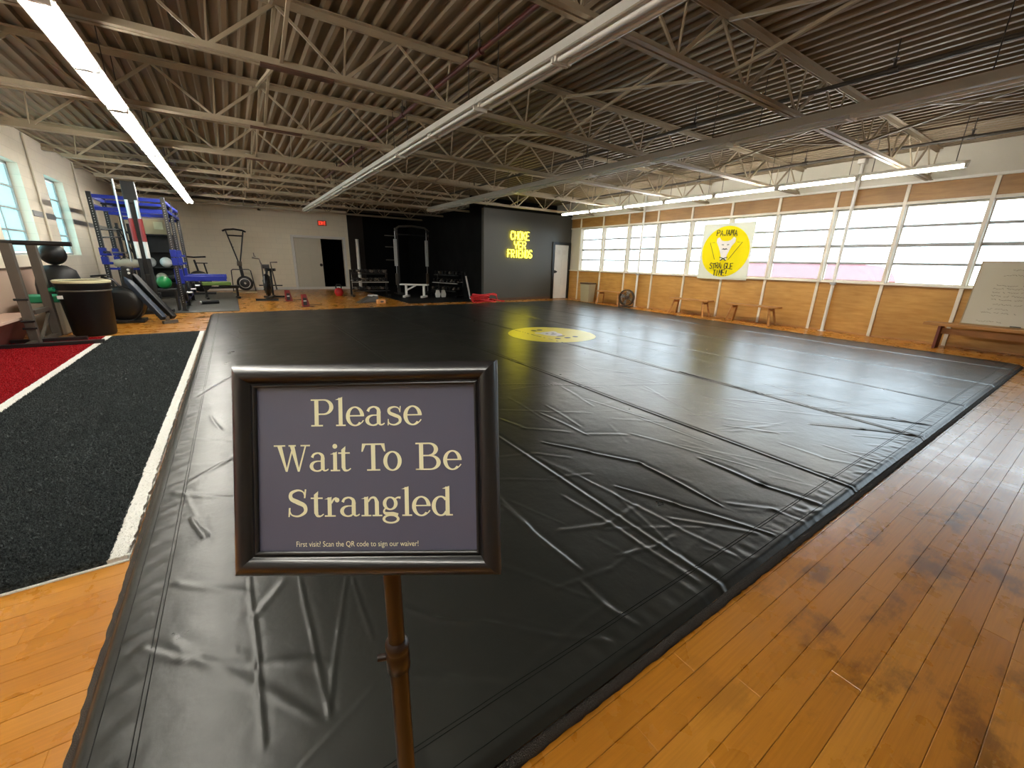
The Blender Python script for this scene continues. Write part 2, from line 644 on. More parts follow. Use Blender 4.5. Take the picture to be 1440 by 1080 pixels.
boards(0.2, XR, 0, 12)
boards(XL, -0.4, -20, -3)
st = MB()


def stuff_boards(x0, x1, y0, y1):
    k0 = math.floor((0.655 - y1) / BW)
    k1 = math.ceil((0.655 - y0) / BW)
    for k in range(k0, k1):
        yy = 0.655 - (k + 1) * BW
        for x, L in row_lengths(x0, x1, [1.2, 1.7, 2.3, 3.0]):
            a0, a1, b0, b1 = x, x + L, yy, yy + BW
            st.add([(a0, b0, -0.0005), (a1, b0, -0.0005), (a1, b1, -0.0005), (a0, b1, -0.0005)], [(0, 1, 2, 3)])


ya = 0.655 - 12 * BW
stuff_boards(XL, XR, YF, ya)
stuff_boards(XL, 0.2, ya, 0.655 + 3 * BW)
stuff_boards(XL, -0.4, 0.655 + 20 * BW, 11.0)
stuff_boards(9.2, XR, 0.655, 11.0)
stuff_boards(XL, XR, 11.0, YB)
tag(st.build('floor_boards', M['wood'], fl), kind='stuff')

# ---- ceiling deck (ribs run away from the camera)
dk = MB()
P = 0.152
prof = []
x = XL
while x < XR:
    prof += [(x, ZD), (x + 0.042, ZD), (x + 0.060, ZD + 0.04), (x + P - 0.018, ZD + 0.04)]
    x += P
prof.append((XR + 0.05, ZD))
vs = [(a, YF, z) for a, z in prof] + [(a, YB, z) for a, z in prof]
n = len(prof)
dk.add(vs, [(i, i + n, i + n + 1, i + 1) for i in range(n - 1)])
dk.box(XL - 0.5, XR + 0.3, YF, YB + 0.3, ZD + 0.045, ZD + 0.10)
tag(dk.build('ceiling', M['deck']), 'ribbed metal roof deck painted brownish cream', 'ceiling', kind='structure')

# ---- left wall with two deep window openings
WL = [(10.15, 11.66), (12.93, 14.12)]
ZW0, ZW1 = 1.22, 2.80
lw = MB()
x0, x1 = XL - 0.28, XL
lw.box(x0, x1, YF, YB, 0, ZW0)
lw.box(x0, x1, YF, YB, ZW1, ZD + 0.05)
ys = [YF] + [v for w in WL for v in w] + [YB]
for i in range(0, len(ys), 2): lw.box(x0, x1, ys[i], ys[i + 1], ZW0, ZW1)
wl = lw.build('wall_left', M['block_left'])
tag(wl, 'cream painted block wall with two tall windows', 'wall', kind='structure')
MB().box(XL, XL + 0.012, YF, 11.4, 0.0, 1.0).build('lower_panel', M['pinkwall'], wl)
MB().box(XL + 0.012, XL + 0.035, YF, 11.4, 1.0, 1.03).build('chair_rail', M['brown_plastic'], wl)
for yy in (12.2, 15.2):
    MB().cyl((XL + 0.03, yy, 0.3), (XL + 0.03, yy, 3.4), 0.02, 8).build('conduit', M['cream'], wl)
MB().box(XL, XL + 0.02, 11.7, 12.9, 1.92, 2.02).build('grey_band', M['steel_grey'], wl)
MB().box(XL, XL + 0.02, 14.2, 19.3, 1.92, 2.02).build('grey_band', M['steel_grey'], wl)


def left_window(idx, y0, y1, label):
    fr = MB()
    xg = XL - 0.17
    t = 0.03
    fr.box(xg - t, xg + t, y0, y0 + 0.04, ZW0, ZW1).box(xg - t, xg + t, y1 - 0.04, y1, ZW0, ZW1)
    fr.box(xg - t, xg + t, y0, y1, ZW0, ZW0 + 0.04).box(xg - t, xg + t, y0, y1, ZW1 - 0.04, ZW1)
    w = fr.build('window_%d' % idx, M['steel_grey'])
    tag(w, label, 'window', kind='structure')
    rows = [ZW0 + 0.04 + (ZW1 - ZW0 - 0.08) * i / 4 for i in range(5)]
    for z in rows[1:4]: MB().box(xg - 0.025, xg + 0.025, y0 + 0.04, y1 - 0.04, z - 0.014, z + 0.014).build('mullion', M['steel_grey'], w)
    ym = y0 + (y1 - y0) * 0.5
    MB().box(xg - 0.02, xg + 0.02, ym - 0.01, ym + 0.01, ZW0 + 0.04, rows[3]).build('mullion', M['steel_grey'], w)
    for i in range(4):
        MB().box(xg - 0.003, xg + 0.003, y0 + 0.04, y1 - 0.04, rows[i] + 0.013, rows[i + 1] - 0.013).build('pane', M['pane_left'], w)
    MB().box(XL - 0.28, XL + 0.015, y0 - 0.0, y1 + 0.0, ZW0 - 0.03, ZW0 + 0.002).build('window_sill', M['cream'], w)


left_window(1, *WL[0], 'tall left-wall window with bluish panes, nearer the camera')
left_window(2, *WL[1], 'tall left-wall window with bluish panes, nearer the blue rack')

# ---- back wall, white part with doorway, black part behind the alcove
DX0, DX1, DZ = 2.22, 4.12, 2.06
bw = MB().box(XL, DX0, YB, YB + 0.2, 0, ZD + 0.05).box(DX1, 4.36, YB, YB + 0.2, 0, ZD + 0.05).box(DX0, DX1, YB, YB + 0.2, DZ, ZD + 0.05)
wb = bw.build('wall_back', M['block_back'])
tag(wb, 'cream painted block wall at the far left end of the gym', 'wall', kind='structure')
MB().box(XL, 4.36, YB - 0.012, YB, 0, 0.1).build('base_strip', M['white_trim'], wb)
for hx_, hz_ in ((0.10, 1.68), (0.76, 1.36)): MB().tube([(hx_, YB, hz_ + 0.05), (hx_, YB - 0.03, hz_ + 0.04), (hx_ + 0.01, YB - 0.03, hz_ - 0.06), (hx_ + 0.05, YB - 0.05, hz_ - 0.08)], 0.012, 6).build('wall_hook', M['black_metal'], wb)
bb = MB().box(4.36, XR, YB, YB + 0.2, 0, ZD + 0.05).build('wall_alcove', M['black_paint'])
tag(bb, 'black painted wall at the back of the dark training alcove', 'wall', kind='structure')
MB().box(4.36, 5.0, YB - 0.06, YB, 0, 3.1).build('dark_panel', M['rust_dark'], bb)
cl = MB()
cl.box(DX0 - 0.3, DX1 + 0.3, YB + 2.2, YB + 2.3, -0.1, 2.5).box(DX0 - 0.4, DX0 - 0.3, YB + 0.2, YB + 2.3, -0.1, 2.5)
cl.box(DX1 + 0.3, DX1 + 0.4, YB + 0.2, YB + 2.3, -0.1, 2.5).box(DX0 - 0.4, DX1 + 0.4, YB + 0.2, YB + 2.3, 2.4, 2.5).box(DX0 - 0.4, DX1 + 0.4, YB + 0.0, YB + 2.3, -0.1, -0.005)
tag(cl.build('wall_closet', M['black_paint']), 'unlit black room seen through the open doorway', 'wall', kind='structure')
tr = MB().box(DX0 - 0.1, DX0, YB - 0.025, YB + 0.05, 0, DZ + 0.1).box(DX1, DX1 + 0.1, YB - 0.025, YB + 0.05, 0, DZ + 0.1).box(DX0, DX1, YB - 0.025, YB + 0.05, DZ, DZ + 0.1)
tag(tr.build('trim_1', M['door_bright'], bevel=0.006), 'white door casing around the half-open double doorway', 'door frame', kind='structure')


def panel_door(name, x0, x1, y, z1, mat, label, knob, lights=False):
    d = MB().box(x0, x1, y - 0.02, y + 0.02, 0.01, z1).build(name, mat, bevel=0.004)
    tag(d, label, 'door', kind='structure')
    w = x1 - x0
    rows = [(0.12, 0.75), (0.85, 1.45), (1.55, z1 - 0.12)]
    for (a, b_) in rows:
        for (u, v) in ((0.12, 0.46), (0.54, 0.88)):
            MB().box(x0 + w * u, x0 + w * v, y - 0.032, y - 0.02, a, b_).build('door_panel', mat, d, bevel=0.008)
    kx = x0 + w * knob
    k = MB().cyl((kx, y - 0.02, 1.0), (kx, y - 0.07, 1.0), 0.012, 8).ball((kx, y - 0.085, 1.0), 0.035, n=12, m=8).build('door_knob', M['black_metal'], d)
    MB().cyl((kx, y - 0.021, 1.0), (kx, y - 0.03, 1.0), 0.06, 16).build('rosette', M['black_metal'], k)
    return d


panel_door('door_1', DX0 + 0.01, 3.24, YB + 0.04, DZ - 0.01, M['door_white'], 'off-white panelled door leaf beside the dark open doorway', 0.93)

# ---- grey room: front wall with the neon sign, black side wall
gw = MB().box(XG, 10.0, YG, YG + 0.15, 0, 2.98).box(10.0, XR, YG, YG + 0.15, 2.04, 2.98)
wg = gw.build('wall_grey', M['grey_paint'])
tag(wg, 'charcoal grey partition wall carrying the yellow neon sign', 'wall', kind='structure')
tag(MB().box(XG, XG + 0.15, YG + 0.15, YB, 0, 2.98).box(XG, XR, YG, YB, 2.98, 3.05).build('wall_alcove_side', M['black_paint']),
    'black side wall of the alcove behind the grey partition', 'wall', kind='structure')
tag(MB().box(XG, XR, YG + 0.9, YG + 1.0, 3.05, ZD).build('wall_upper_black', M['black_paint']),
    'black wall above the grey partition behind the roof joist', 'wall', kind='structure')
fr2 = MB().box(9.98, 10.09, YG - 0.03, YG + 0.06, 0, 2.06).box(10.78, XR - 0.005, YG - 0.03, YG + 0.06, 0, 2.06).box(10.09, 10.78, YG - 0.03, YG + 0.06, 1.97, 2.06)
tag(fr2.build('trim_2', M['black_metal'], bevel=0.005), 'black door frame in the grey partition', 'door frame', kind='structure')
d2 = panel_door('door_2', 10.095, 10.775, YG + 0.03, 1.965, M['door_bright'], 'bright white panelled door in the black frame', 0.1)
for xx in (10.24, 10.50): MB().box(xx, xx + 0.14, YG - 0.006, YG + 0.012, 1.62, 1.78).build('small_light', M['white_plastic'], d2)
tag(MB().box(XG, 9.98, YG - 0.014, YG, 0, 0.09).build('baseboard_grey', M['brown_plastic']), 'thin wooden base strip under the grey partition', 'baseboard', kind='structure')

# ---- front wall behind the camera
tag(MB().box(XL, XR, YF - 0.2, YF, 0, ZD + 0.05).build('wall_front', M['cream']), 'plain cream wall behind the viewer', 'wall', kind='structure')

# ---- right wall: plywood, battens, window strip
ZS, ZH = 1.05, 2.53
POST = [1.70 + 1.12 * k for k in range(-5, 10)]
rw = MB().box(XR + 0.02, XR + 0.22, YF, YG + 0.2, 0, ZS).box(XR + 0.02, XR + 0.22, YF, YG + 0.2, ZH, 2.9).box(XR - 0.02, XR + 0.22, YF, YB, 2.9, ZD + 0.05)
rw.box(XR + 0.02, XR + 0.22, POST[-1], YG + 0.2, ZS, ZH).box(XR + 0.02, XR + 0.22, YF, POST[0], ZS, ZH).box(XR + 0.02, XR + 0.22, YG + 0.2, YB, 0, 2.9)
wr = rw.build('wall_right', M['white_upper'])
tag(wr, 'long window wall with plywood below and a white band above', 'wall', kind='structure')
edges = [YF] + POST + [YG]
for i in range(len(edges) - 1):
    a, b_ = edges[i] + 0.004, edges[i + 1] - 0.004
    MB().box(XR, XR + 0.02, a, b_, 0.005, ZS - 0.01).build('plywood_panel', M['ply'], wr)
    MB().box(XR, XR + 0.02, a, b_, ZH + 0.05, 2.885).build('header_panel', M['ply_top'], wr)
for yy in POST:
    MB().box(XR - 0.03, XR, yy - 0.028, yy + 0.028, 0.0, 2.89).build('batten', M['batten'], wr, bevel=0.004)
MB().box(XR - 0.045, XR + 0.2, YF, YG, ZS - 0.01, ZS + 0.022).build('sill', M['batten'], wr, bevel=0.004)
MB().box(XR - 0.028, XR + 0.2, YF, YG, ZH + 0.0, ZH + 0.05).build('window_head', M['batten'], wr, bevel=0.004)
MB().box(XR - 0.055, XR + 0.02, YF, YG, 2.885, 2.93).build('cornice', M['white_trim'], wr, bevel=0.006)
MB().box(XR - 0.012, XR, YF, YG, 0.0, 0.035).build('shoe_strip', M['bench'], wr)
nW = len(POST) - 1
for i in range(nW):
    a, b_ = POST[i], POST[i + 1]
    xg = XR + 0.11
    far = nW - 1 - i
    fr = MB()
    z0, z1 = ZS + 0.02, ZH
    fr.box(xg - 0.025, xg + 0.025, a, a + 0.045, z0, z1).box(xg - 0.025, xg + 0.025, b_ - 0.045, b_, z0, z1)
    fr.box(xg - 0.025, xg + 0.025, a + 0.045, b_ - 0.045, z0, z0 + 0.03).box(xg - 0.025, xg + 0.025, a + 0.045, b_ - 0.045, z1 - 0.03, z1)
    fr.box(XR + 0.02, xg - 0.025, a, a + 0.03, z0, z1).box(XR + 0.02, xg - 0.025, b_ - 0.03, b_, z0, z1)
    w = fr.build('window_%d' % (i + 3), M['batten'])
    tag(w, 'four-row frosted window in the right wall, %s from the far corner' % ORD[far], 'window', kind='structure')
    zz = [z0 + 0.03 + (z1 - z0 - 0.06) * k / 4 for k in range(5)]
    for k in range(4):
        MB().box(xg - 0.003, xg + 0.003, a + 0.045, b_ - 0.045, zz[k] + 0.011, zz[k + 1] - 0.011).build('pane', M['pane_right'], w)
    for k in (1, 2, 3):
        t = 0.032 if k == 2 else 0.024
        MB().box(xg - 0.022, xg + 0.022, a + 0.045, b_ - 0.045, zz[k] - t, zz[k] + t).build('mullion', M['steel_grey'], w)
    ym = (a + b_) / 2
    lt = MB().box(xg - 0.05, xg - 0.02, ym - 0.03, ym + 0.03, zz[2] + 0.016, zz[2] + 0.028)
    lt.bar((xg - 0.045, ym + 0.02, zz[2] + 0.02), (xg - 0.06, ym + 0.05, zz[2] + 0.055), 0.01)
    lt.build('latch', M['steel_grey'], w)

# ---- outdoors behind the frosted windows
tag(MB().box(XR + 0.5, 60, -30, 45, -0.5, -0.3).build('outside_ground', M['outside_ground']), 'pale ground outside behind the frosted windows', 'ground', kind='structure')
bx = [(0, 0), (0.0, 1.0), (0.15, 1.5), (0.5, 1.74), (1.6, 1.8), (3.4, 1.8), (4.0, 1.72), (4.3, 1.2), (4.3, 0)]
van = MB().prism(bx, 14.2, 16.0, lambda a, b, c: (c, 3.75 + a, b - 0.28)).build('parked_van', M['outside_red'], bevel=0.15, seg=3)
tag(van, 'blurred red shape outside behind the lower frosted panes', 'vehicle')

# ---- steel columns / pipes in front of the right wall
for i, (yy, lab) in enumerate(((3.62, 'thin white steel column by the window, nearer the whiteboard'), (8.90, 'thin white steel column by the window, beside the fan'))):
    e = empty('steel_column', (XR - 0.10, yy, 0))
    tag(e, lab, 'column', 'steel columns along the window wall')
    MB().cyl((0, 0, 0.01), (0, 0, 3.35), 0.032, 12).build('shaft', M['white_trim'], e)
    MB().box(-0.06, 0.06, -0.06, 0.06, 0, 0.012).build('base_plate', M['white_trim'], e)
    MB().box(-0.04, 0.04, -0.045, 0.045, 1.0, 1.05).build('clamp', M['steel_grey'], e)
    MB().box(-0.09, 0.09, -0.06, 0.06, 3.35, ZD).build('cap_plate', M['white_trim'], e)

# ================================================================== ROOF STEEL
JY = [0.41 + 2.15 * k for k in range(9)]
ZT, ZBC = 3.40, 2.94
PAN = 1.07
BN = [0.08 + PAN * k for k in range(-2, 11)]          # bottom nodes
proto = {}


def joist(k, y):
    e = empty('roof_joist', (0, y, ZBC))
    if 'top' not in proto:
        t = MB()
        for s in (-1, 1):
            t.box(XL, XR - 0.03, s * 0.010, s * 0.062, ZT - ZBC + 0.022, ZT - ZBC + 0.030)
            t.box(XL, XR - 0.03, s * 0.010, s * 0.017, ZT - ZBC - 0.030, ZT - ZBC + 0.022)
        proto['top'] = t.mesh('top_chord', M['joist'])
        b = MB()
        for s in (-1, 1):
            b.box(-2.25, XR - 0.03, s * 0.010, s * 0.055, -0.03, -0.022)
            b.box(-2.25, XR - 0.03, s * 0.010, s * 0.017, -0.022, 0.03)
        proto['bot'] = b.mesh('bottom_chord', M['joist'])
        hz = ZT - ZBC - 0.02
        proto['up'] = MB().bar((0, 0, 0.0), (PAN / 2, 0, hz), 0.024, 0.030).mesh('web_diagonal', M['joist'])
        proto['dn'] = MB().bar((0, 0, hz), (PAN / 2, 0, 0.0), 0.018, 0.022).mesh('web_diagonal', M['joist'])
        proto['vt'] = MB().bar((0, 0, 0), (0.05, 0, hz), 0.014, 0.016).mesh('web_vertical', M['joist'])
        proto['end'] = MB().bar((XL + 0.05, 0, hz), (BN[0] , 0, 0.0), 0.022, 0.028).mesh('end_diagonal', M['joist'])
        proto['seat'] = MB().box(XL, XL + 0.18, -0.06, 0.06, hz - 0.08, hz - 0.03).mesh('bearing_seat', M['joist'])
    link('top_chord', proto['top'], e)
    link('bottom_chord', proto['bot'], e)
    for x in BN:
        if x + PAN / 2 < XR - 0.05:
            link('web_diagonal', proto['up'], e).location = (x, 0, 0)
        if x - PAN / 2 > XL + 0.5 and x != BN[0]:
            link('web_diagonal', proto['dn'], e).location = (x - PAN / 2, 0, 0)
        link('web_vertical', proto['vt'], e).location = (x, 0.0, 0)
    link('end_diagonal', proto['end'], e)
    link('bearing_seat', proto['seat'], e)
    if k in (2, 3, 4):
        MB().box(0.45, 1.05, -0.045, 0.045, -0.045, -0.031).build('splice_plate', M['rust'], e)
    tag(e, 'cream open-web roof joist, %s from the camera' % ORD[k], 'joist', 'open-web joists under the roof deck')


for k, y in enumerate(JY): joist(k, y)

BRX = [0.60, 3.93, 7.28]
rowname = ['left row', 'middle row', 'right row']
for r, x in enumerate(BRX):
    for k in range(len(JY) - 1):
        e = empty('cross_brace', (x, JY[k], ZBC))
        dz = ZT - ZBC - 0.03
        if 'bra' not in proto:
            proto['bra'] = MB().bar((-0.016, 0.02, 0.01), (-0.016, 2.13, dz), 0.026, 0.026).mesh('brace_rod', M['joist'])
            proto['brb'] = MB().bar((0.016, 0.02, dz), (0.016, 2.13, 0.01), 0.026, 0.026).mesh('brace_rod', M['joist'])
        link('brace_rod', proto['bra'], e)
        link('brace_rod', proto['brb'], e)
        tag(e, 'crossed bridging braces between roof joists, %s, %s from the camera' % (rowname[r], ORD[k]), 'brace', 'bridging between the joists')

# ---- sprinkler pipes
for i, (x, z, y0, y1) in enumerate(((2.24, 3.20, -1.5, 12.0), (5.69, 3.20, -1.5, 12.0), (9.2, 3.20, -1.5, 12.2))):
    e = empty('sprinkler_pipe', (x, 0, z))
    tag(e, ('dark red sprinkler pipe above the middle light row', 'dark sprinkler pipe above the second unlit light row',
            'dark sprinkler pipe nearest the window wall')[i], 'pipe', 'sprinkler pipes under the deck')
    MB().cyl((0, y0, 0), (0, y1, 0), 0.022, 10).build('pipe', M['pipe_red'] if i == 0 else M['rod'], e)
    yy = y0 + 1.2
    while yy < y1:
        MB().cyl((0, yy, 0.015), (0, yy, ZD + 0.03 - z), 0.006, 6).build('hanger_rod', M['rod'], e)
        c = MB().cyl((0, yy - 0.04, 0), (0, yy + 0.04, 0), 0.033, 10).build('coupling', M['pipe_red'] if i == 0 else M['rod'], e)
        MB().cyl((0, yy, 0.03), (0, yy, 0.09), 0.014, 8).cyl((0, yy, 0.09), (0, yy, 0.096), 0.028, 10).build('sprinkler_head', M['rod'], c)
        yy += 2.15
b = empty('wall_pipe', (0, YB - 0.25, 3.25))
tag(b, 'dark pipe run high along the cream back wall', 'pipe')
MB().cyl((XL + 0.1, 0, 0), (XR - 0.5, 0, 0), 0.06, 10).build('pipe', M['rod'], b)
for xx in (-1.5, 0.6, 2.8, 5.0): MB().cyl((xx, 0, 0.05), (xx, 0, 0.2), 0.012, 6).build('hanger_rod', M['rod'], b)
e = empty('drop_sprinkler', (1.12, 18.7, 0))
tag(e, 'thin pipe dropping from the roof before the cream back wall', 'pipe')
MB().cyl((0, 0, 2.98), (0, 0, 3.44), 0.02, 8).build('pipe', M['joist'], e)
MB().cyl((0, 0, 2.92), (0, 0, 2.98), 0.05, 10).build('head', M['rod'], e)

# ---- fluorescent strip lights


def strip_light(L, lit, bare=False):
    """fixture of length L along +Y, z=0 is its underside"""
    e = empty('strip_light')
    if bare:
        MB().box(-0.03, 0.03, 0.006, L - 0.006, 0.0, 0.045).build('housing', M['lamp_white'], e, bevel=0.004)
        for s in (-1, 1): MB().cyl((s * 0.019, 0.05, -0.028), (s * 0.019, L - 0.05, -0.028), 0.0165, 10).build('tube', M['tube_on'], e)
        for yy in (0.035, L - 0.035): MB().box(-0.04, 0.04, yy - 0.014, yy + 0.014, -0.05, 0.0).build('lamp_holder', M['lamp_white'], e, bevel=0.004)
        for yy in (L * 0.12, L * 0.88): MB().cyl((0, yy, 0.045), (0, yy, ZD - 2.80 + 0.03), 0.005, 6).build('hanger', M['rod'], e)
        return e
    a = 0.1
    p = [(-a, 0.0), (-a + 0.012, -0.004), (-0.062, 0.035), (-0.05, 0.012), (0.05, 0.012), (0.062, 0.035), (a - 0.012, -0.004), (a, 0.0),
         (0.07, 0.055), (0.05, 0.095), (-0.05, 0.095), (-0.07, 0.055)]
    MB().prism(p, 0.004, L - 0.004, lambda u, w, v: (u, v, w)).build('housing', M['lamp_white'], e)
    half = [(0.05, L / 2 - 0.02), (L / 2 + 0.02, L - 0.05)] if L > 2 else [(0.05, L - 0.05)]
    for (y0, y1) in half:
        for s in (-1, 1):
            t = MB().cyl((s * 0.05, y0 + 0.015, -0.022), (s * 0.05, y1 - 0.015, -0.022), 0.0165, 10).build('tube', M['tube_on'] if lit else M['tube_off'], e)
        for yy in (y0, y1):
            MB().box(-0.078, 0.078, yy - 0.012, yy + 0.012, -0.034, 0.02).build('lamp_holder', M['lamp_white'], e)
    for yy in (L * 0.12, L * 0.88):
        MB().cyl((0, yy, 0.095), (0, yy, ZD - 2.80 + 0.03), 0.005, 6).build('hanger', M['rod'], e)
    return e


def light_row(x, y_end, n, L, lit, z, rowlab, bare=False):
    p = strip_light(L, lit, bare)
    for k in range(n):
        o = p if k == 0 else copy_tree(p)
        o.location = (x, y_end - (k + 1) * L, z)
        tag(o, '%s fluorescent strip light in the %s, %s from its far end' % ('lit' if lit else 'unlit', rowlab, ORD[k]), 'light', 'strip lights, ' + rowlab)


light_row(-0.79, 16.35, 7, 2.44, True, 2.80, 'leftmost row')
light_row(2.33, 16.3, 7, 2.44, False, 2.80, 'second row from the left')
light_row(5.45, 13.0, 6, 2.44, False, 2.80, 'third row from the left')
light_row(8.93, 10.62, 7, 1.27, True, 2.80, 'row beside the windows', True)
# ================================================================== MAT
WR = [[(1.71,1.38),(1.84,1.1),(2.02,0.69)],[(3.88,1.21),(4.14,0.94),(4.36,0.68)],[(4.44,2.85),(4.4,1.94),(4.39,1.28),(4.79,0.67)],[(4.55,4.57),(4.44,2.85),(4.39,2.17)],[(1.71,2.08),(1.88,1.81),(2.06,1.51),(2.05,0.97)],[(3.22,1.15),(3.22,0.87),(3.34,0.64)],[(3.47,0.96),(3.47,0.66)],[(3.21,1.56),(3.41,1.28)],[(1.32,2.06),(1.56,1.97),(1.7,1.82)],[(2.18,3.49),(2.69,3.2),(3.11,2.86)],[(1.77,2.83),(2.11,2.58),(2.43,2.37)],[(2.05,2.56),(2.08,2.05),(2.32,1.89)],[(1.05,1.63),(1.04,1.37),(1.04,1.07)],[(2.47,1.32),(2.47,0.94),(2.53,0.68)],[(4.33,1.91),(4.79,1.58),(4.88,1.27)],[(4.46,1.22),(4.73,0.9),(4.77,0.68)],[(1.6,1.57),(1.63,1.31),(1.67,0.98),(1.71,0.69)],[(5.41,5.26),(5.29,3.88),(5.28,2.71)],[(8.69,3.03),(8.51,2.22)],[(8.58,1.86),(8.26,1.22),(7.86,0.78)],[(3.92,0.92),(4.2,0.64)],[(2.12,0.93),(2.26,0.77),(2.27,0.65)],[(1.72,1.02),(1.96,0.73)],[(3.36,2.83),(3.87,2.59),(4.24,2.26)],[(6.26,4.24),(7.24,4.6)],[(1.68,2.63),(1.73,2.38),(1.98,2.15)],[(1.78,1.31),(1.86,1.03),(1.99,0.75)],[(1.44,1.67),(1.67,1.58)],[(1.17,1.25),(1.37,1.17),(1.64,1.19)],[(1.27,0.98),(1.45,0.93),(1.59,0.93)],[(-0.12,1.68),(-0.11,1.26),(-0.11,0.98)],[(0.05,1.58),(0.05,1.28),(0.05,0.97)],[(0.21,1.48),(0.13,1.23),(0.05,0.97)],[(0.23,1.46),(0.22,1.15)],[(-0.03,0.87),(0.17,0.97)],[(-0.42,1.5),(-0.31,1.39),(-0.1,1.24),(0.03,1.18)],[(-0.35,1.79),(-0.14,1.62)],[(-0.1,1.47),(-0.02,1.58)],[(0.32,1.27),(0.44,1.1),(0.61,0.96)],[(0.24,0.99),(0.39,0.87),(0.5,0.78)],[(-0.37,2.72),(-0.17,2.96)],[(-0.42,3.43),(-0.16,3.2)],[(-0.43,2.61),(-0.16,2.39)],[(-0.34,2.27),(-0.28,2.09)],[(-0.42,4.53),(-0.19,5.15)],[(-0.36,7.07),(-0.04,7.15)],[(-0.5,9.49),(0.01,10.11)],[(-0.32,8.69),(-0.03,8.07)],[(0.58,1.0),(0.75,0.82),(0.9,0.7)],[(1.03,1.58),(1.03,1.32),(1.05,1.01)],[(0.91,0.98),(1.16,0.94),(1.43,0.97)],[(1.01,0.93),(1.01,0.8),(1.04,0.7)],[(1.68,1.24),(1.82,0.97),(2.02,0.69)],[(1.37,1.46),(1.41,1.02),(1.42,0.71)]]
MX0, MY0, MY1, MZ = -0.53, 0.61, 11.25, 0.05


def mat_right(y): return 9.38 + (y - MY0) * 0.058


segs = []      # x0,y0,x1,y1,amp,width
for i, pl in enumerate(WR):
    if i in (26, 52): continue
    amp = 0.0060 if i in (0, 1, 2, 4, 13, 26) else random.uniform(0.0016, 0.0036)
    wd = random.uniform(0.008, 0.013)
    if 30 <= i <= 34: amp, wd = 0.0014, 0.006
    for a, b_ in zip(pl[:-1], pl[1:]): segs.append((*a, *b_, amp, wd, 1))
for _ in range(320):       # short puckers and folds, mostly towards the near edge
    y = MY0 + 0.05 + (rng.random() ** 1.5) * 10.2
    x = rng.uniform(MX0 + 0.1, mat_right(y) - 0.2)
    ang = rng.normal(-0.85, 0.55)
    L = rng.uniform(0.15, 0.9)
    segs.append((x, y, x + L * math.cos(ang), y + L * math.sin(ang), rng.uniform(0.0006, 0.0020), rng.uniform(0.007, 0.016), 1))
SEAM = [0.03 + 1.445 * k for k in range(0, 7)]


def mat_height(X, Y):
    Z = np.full(X.shape, MZ)
    Z += 0.004 * np.sin(X * 2.1 + 1.3 * np.sin(Y * 1.1)) * np.sin(Y * 1.7 + np.sin(X * 1.9))
    for s in SEAM[1:]:
        d = X - s - 0.012 * np.sin(Y * 0.9 + s)
        Z += 0.0055 * np.exp(-(d / 0.012) ** 2) - 0.003 * np.exp(-((d - 0.03) / 0.014) ** 2)
    for (x0, y0, x1, y1, amp, wd, sg) in segs:
        mg = 6 * wd + 0.02
        lo_x, hi_x, lo_y, hi_y = min(x0, x1) - mg, max(x0, x1) + mg, min(y0, y1) - mg, max(y0, y1) + mg
        msk = (X > lo_x) & (X < hi_x) & (Y > lo_y) & (Y < hi_y)
        if not msk.any(): continue
        xs, ys_ = X[msk], Y[msk]
        dx, dy = x1 - x0, y1 - y0
        LL = math.hypot(dx, dy) + 1e-9
        ux, uy = dx / LL, dy / LL
        t = ((xs - x0) * ux + (ys_ - y0) * uy) / LL
        tc = np.clip(t, 0, 1)
        w = wd * (1 + 0.3 * np.sin(7 * tc * LL))
        d = (xs - x0) * (-uy) + (ys_ - y0) * ux + 0.35 * wd * np.sin(11 * tc * LL + x0)
        end = np.exp(-((t - tc) * LL / (2.2 * wd)) ** 2)
        Z[msk] += amp * end * (np.exp(-(d / w) ** 2) - 0.35 * np.exp(-((d - 1.9 * w) / (1.4 * w)) ** 2))
    # hem: stitched double lines and puckers along all four edges
    e = np.minimum.reduce([X - MX0, Y - MY0, MY1 - Y, mat_right(Y) - X])
    along = np.where((Y - MY0 <= e + 1e-6) | (MY1 - Y <= e + 1e-6), X, Y)
    puck = np.sin(along * 58 + 2.2 * np.sin(along * 7.3)) + 0.6 * np.sin(along * 93 + 1.0)
    Z += 0.0010 * puck * np.exp(-((e - 0.085) / 0.035) ** 2)
    Z -= 0.022 * np.exp(-(np.maximum(e, 0) / 0.014) ** 2)
    return Z


def grid_mesh(name, X, Y, Z, material):
    ny, nx = X.shape
    me = bpy.data.meshes.new(name)
    co = np.stack([X, Y, Z], -1).reshape(-1, 3).astype(np.float32)
    idx = np.arange(ny * nx).reshape(ny, nx)
    q = np.stack([idx[:-1, :-1], idx[:-1, 1:], idx[1:, 1:], idx[1:, :-1]], -1).reshape(-1, 4)
    me.vertices.add(len(co))
    me.vertices.foreach_set('co', co.ravel())
    me.loops.add(q.size)
    me.loops.foreach_set('vertex_index', q.ravel().astype(np.int32))
    me.polygons.add(len(q))
    me.polygons.foreach_set('loop_start', (np.arange(len(q)) * 4).astype(np.int32))
    me.polygons.foreach_set('use_smooth', np.ones(len(q), dtype=bool))
    me.update(calc_edges=True)
    me.materials.append(material)
    return me


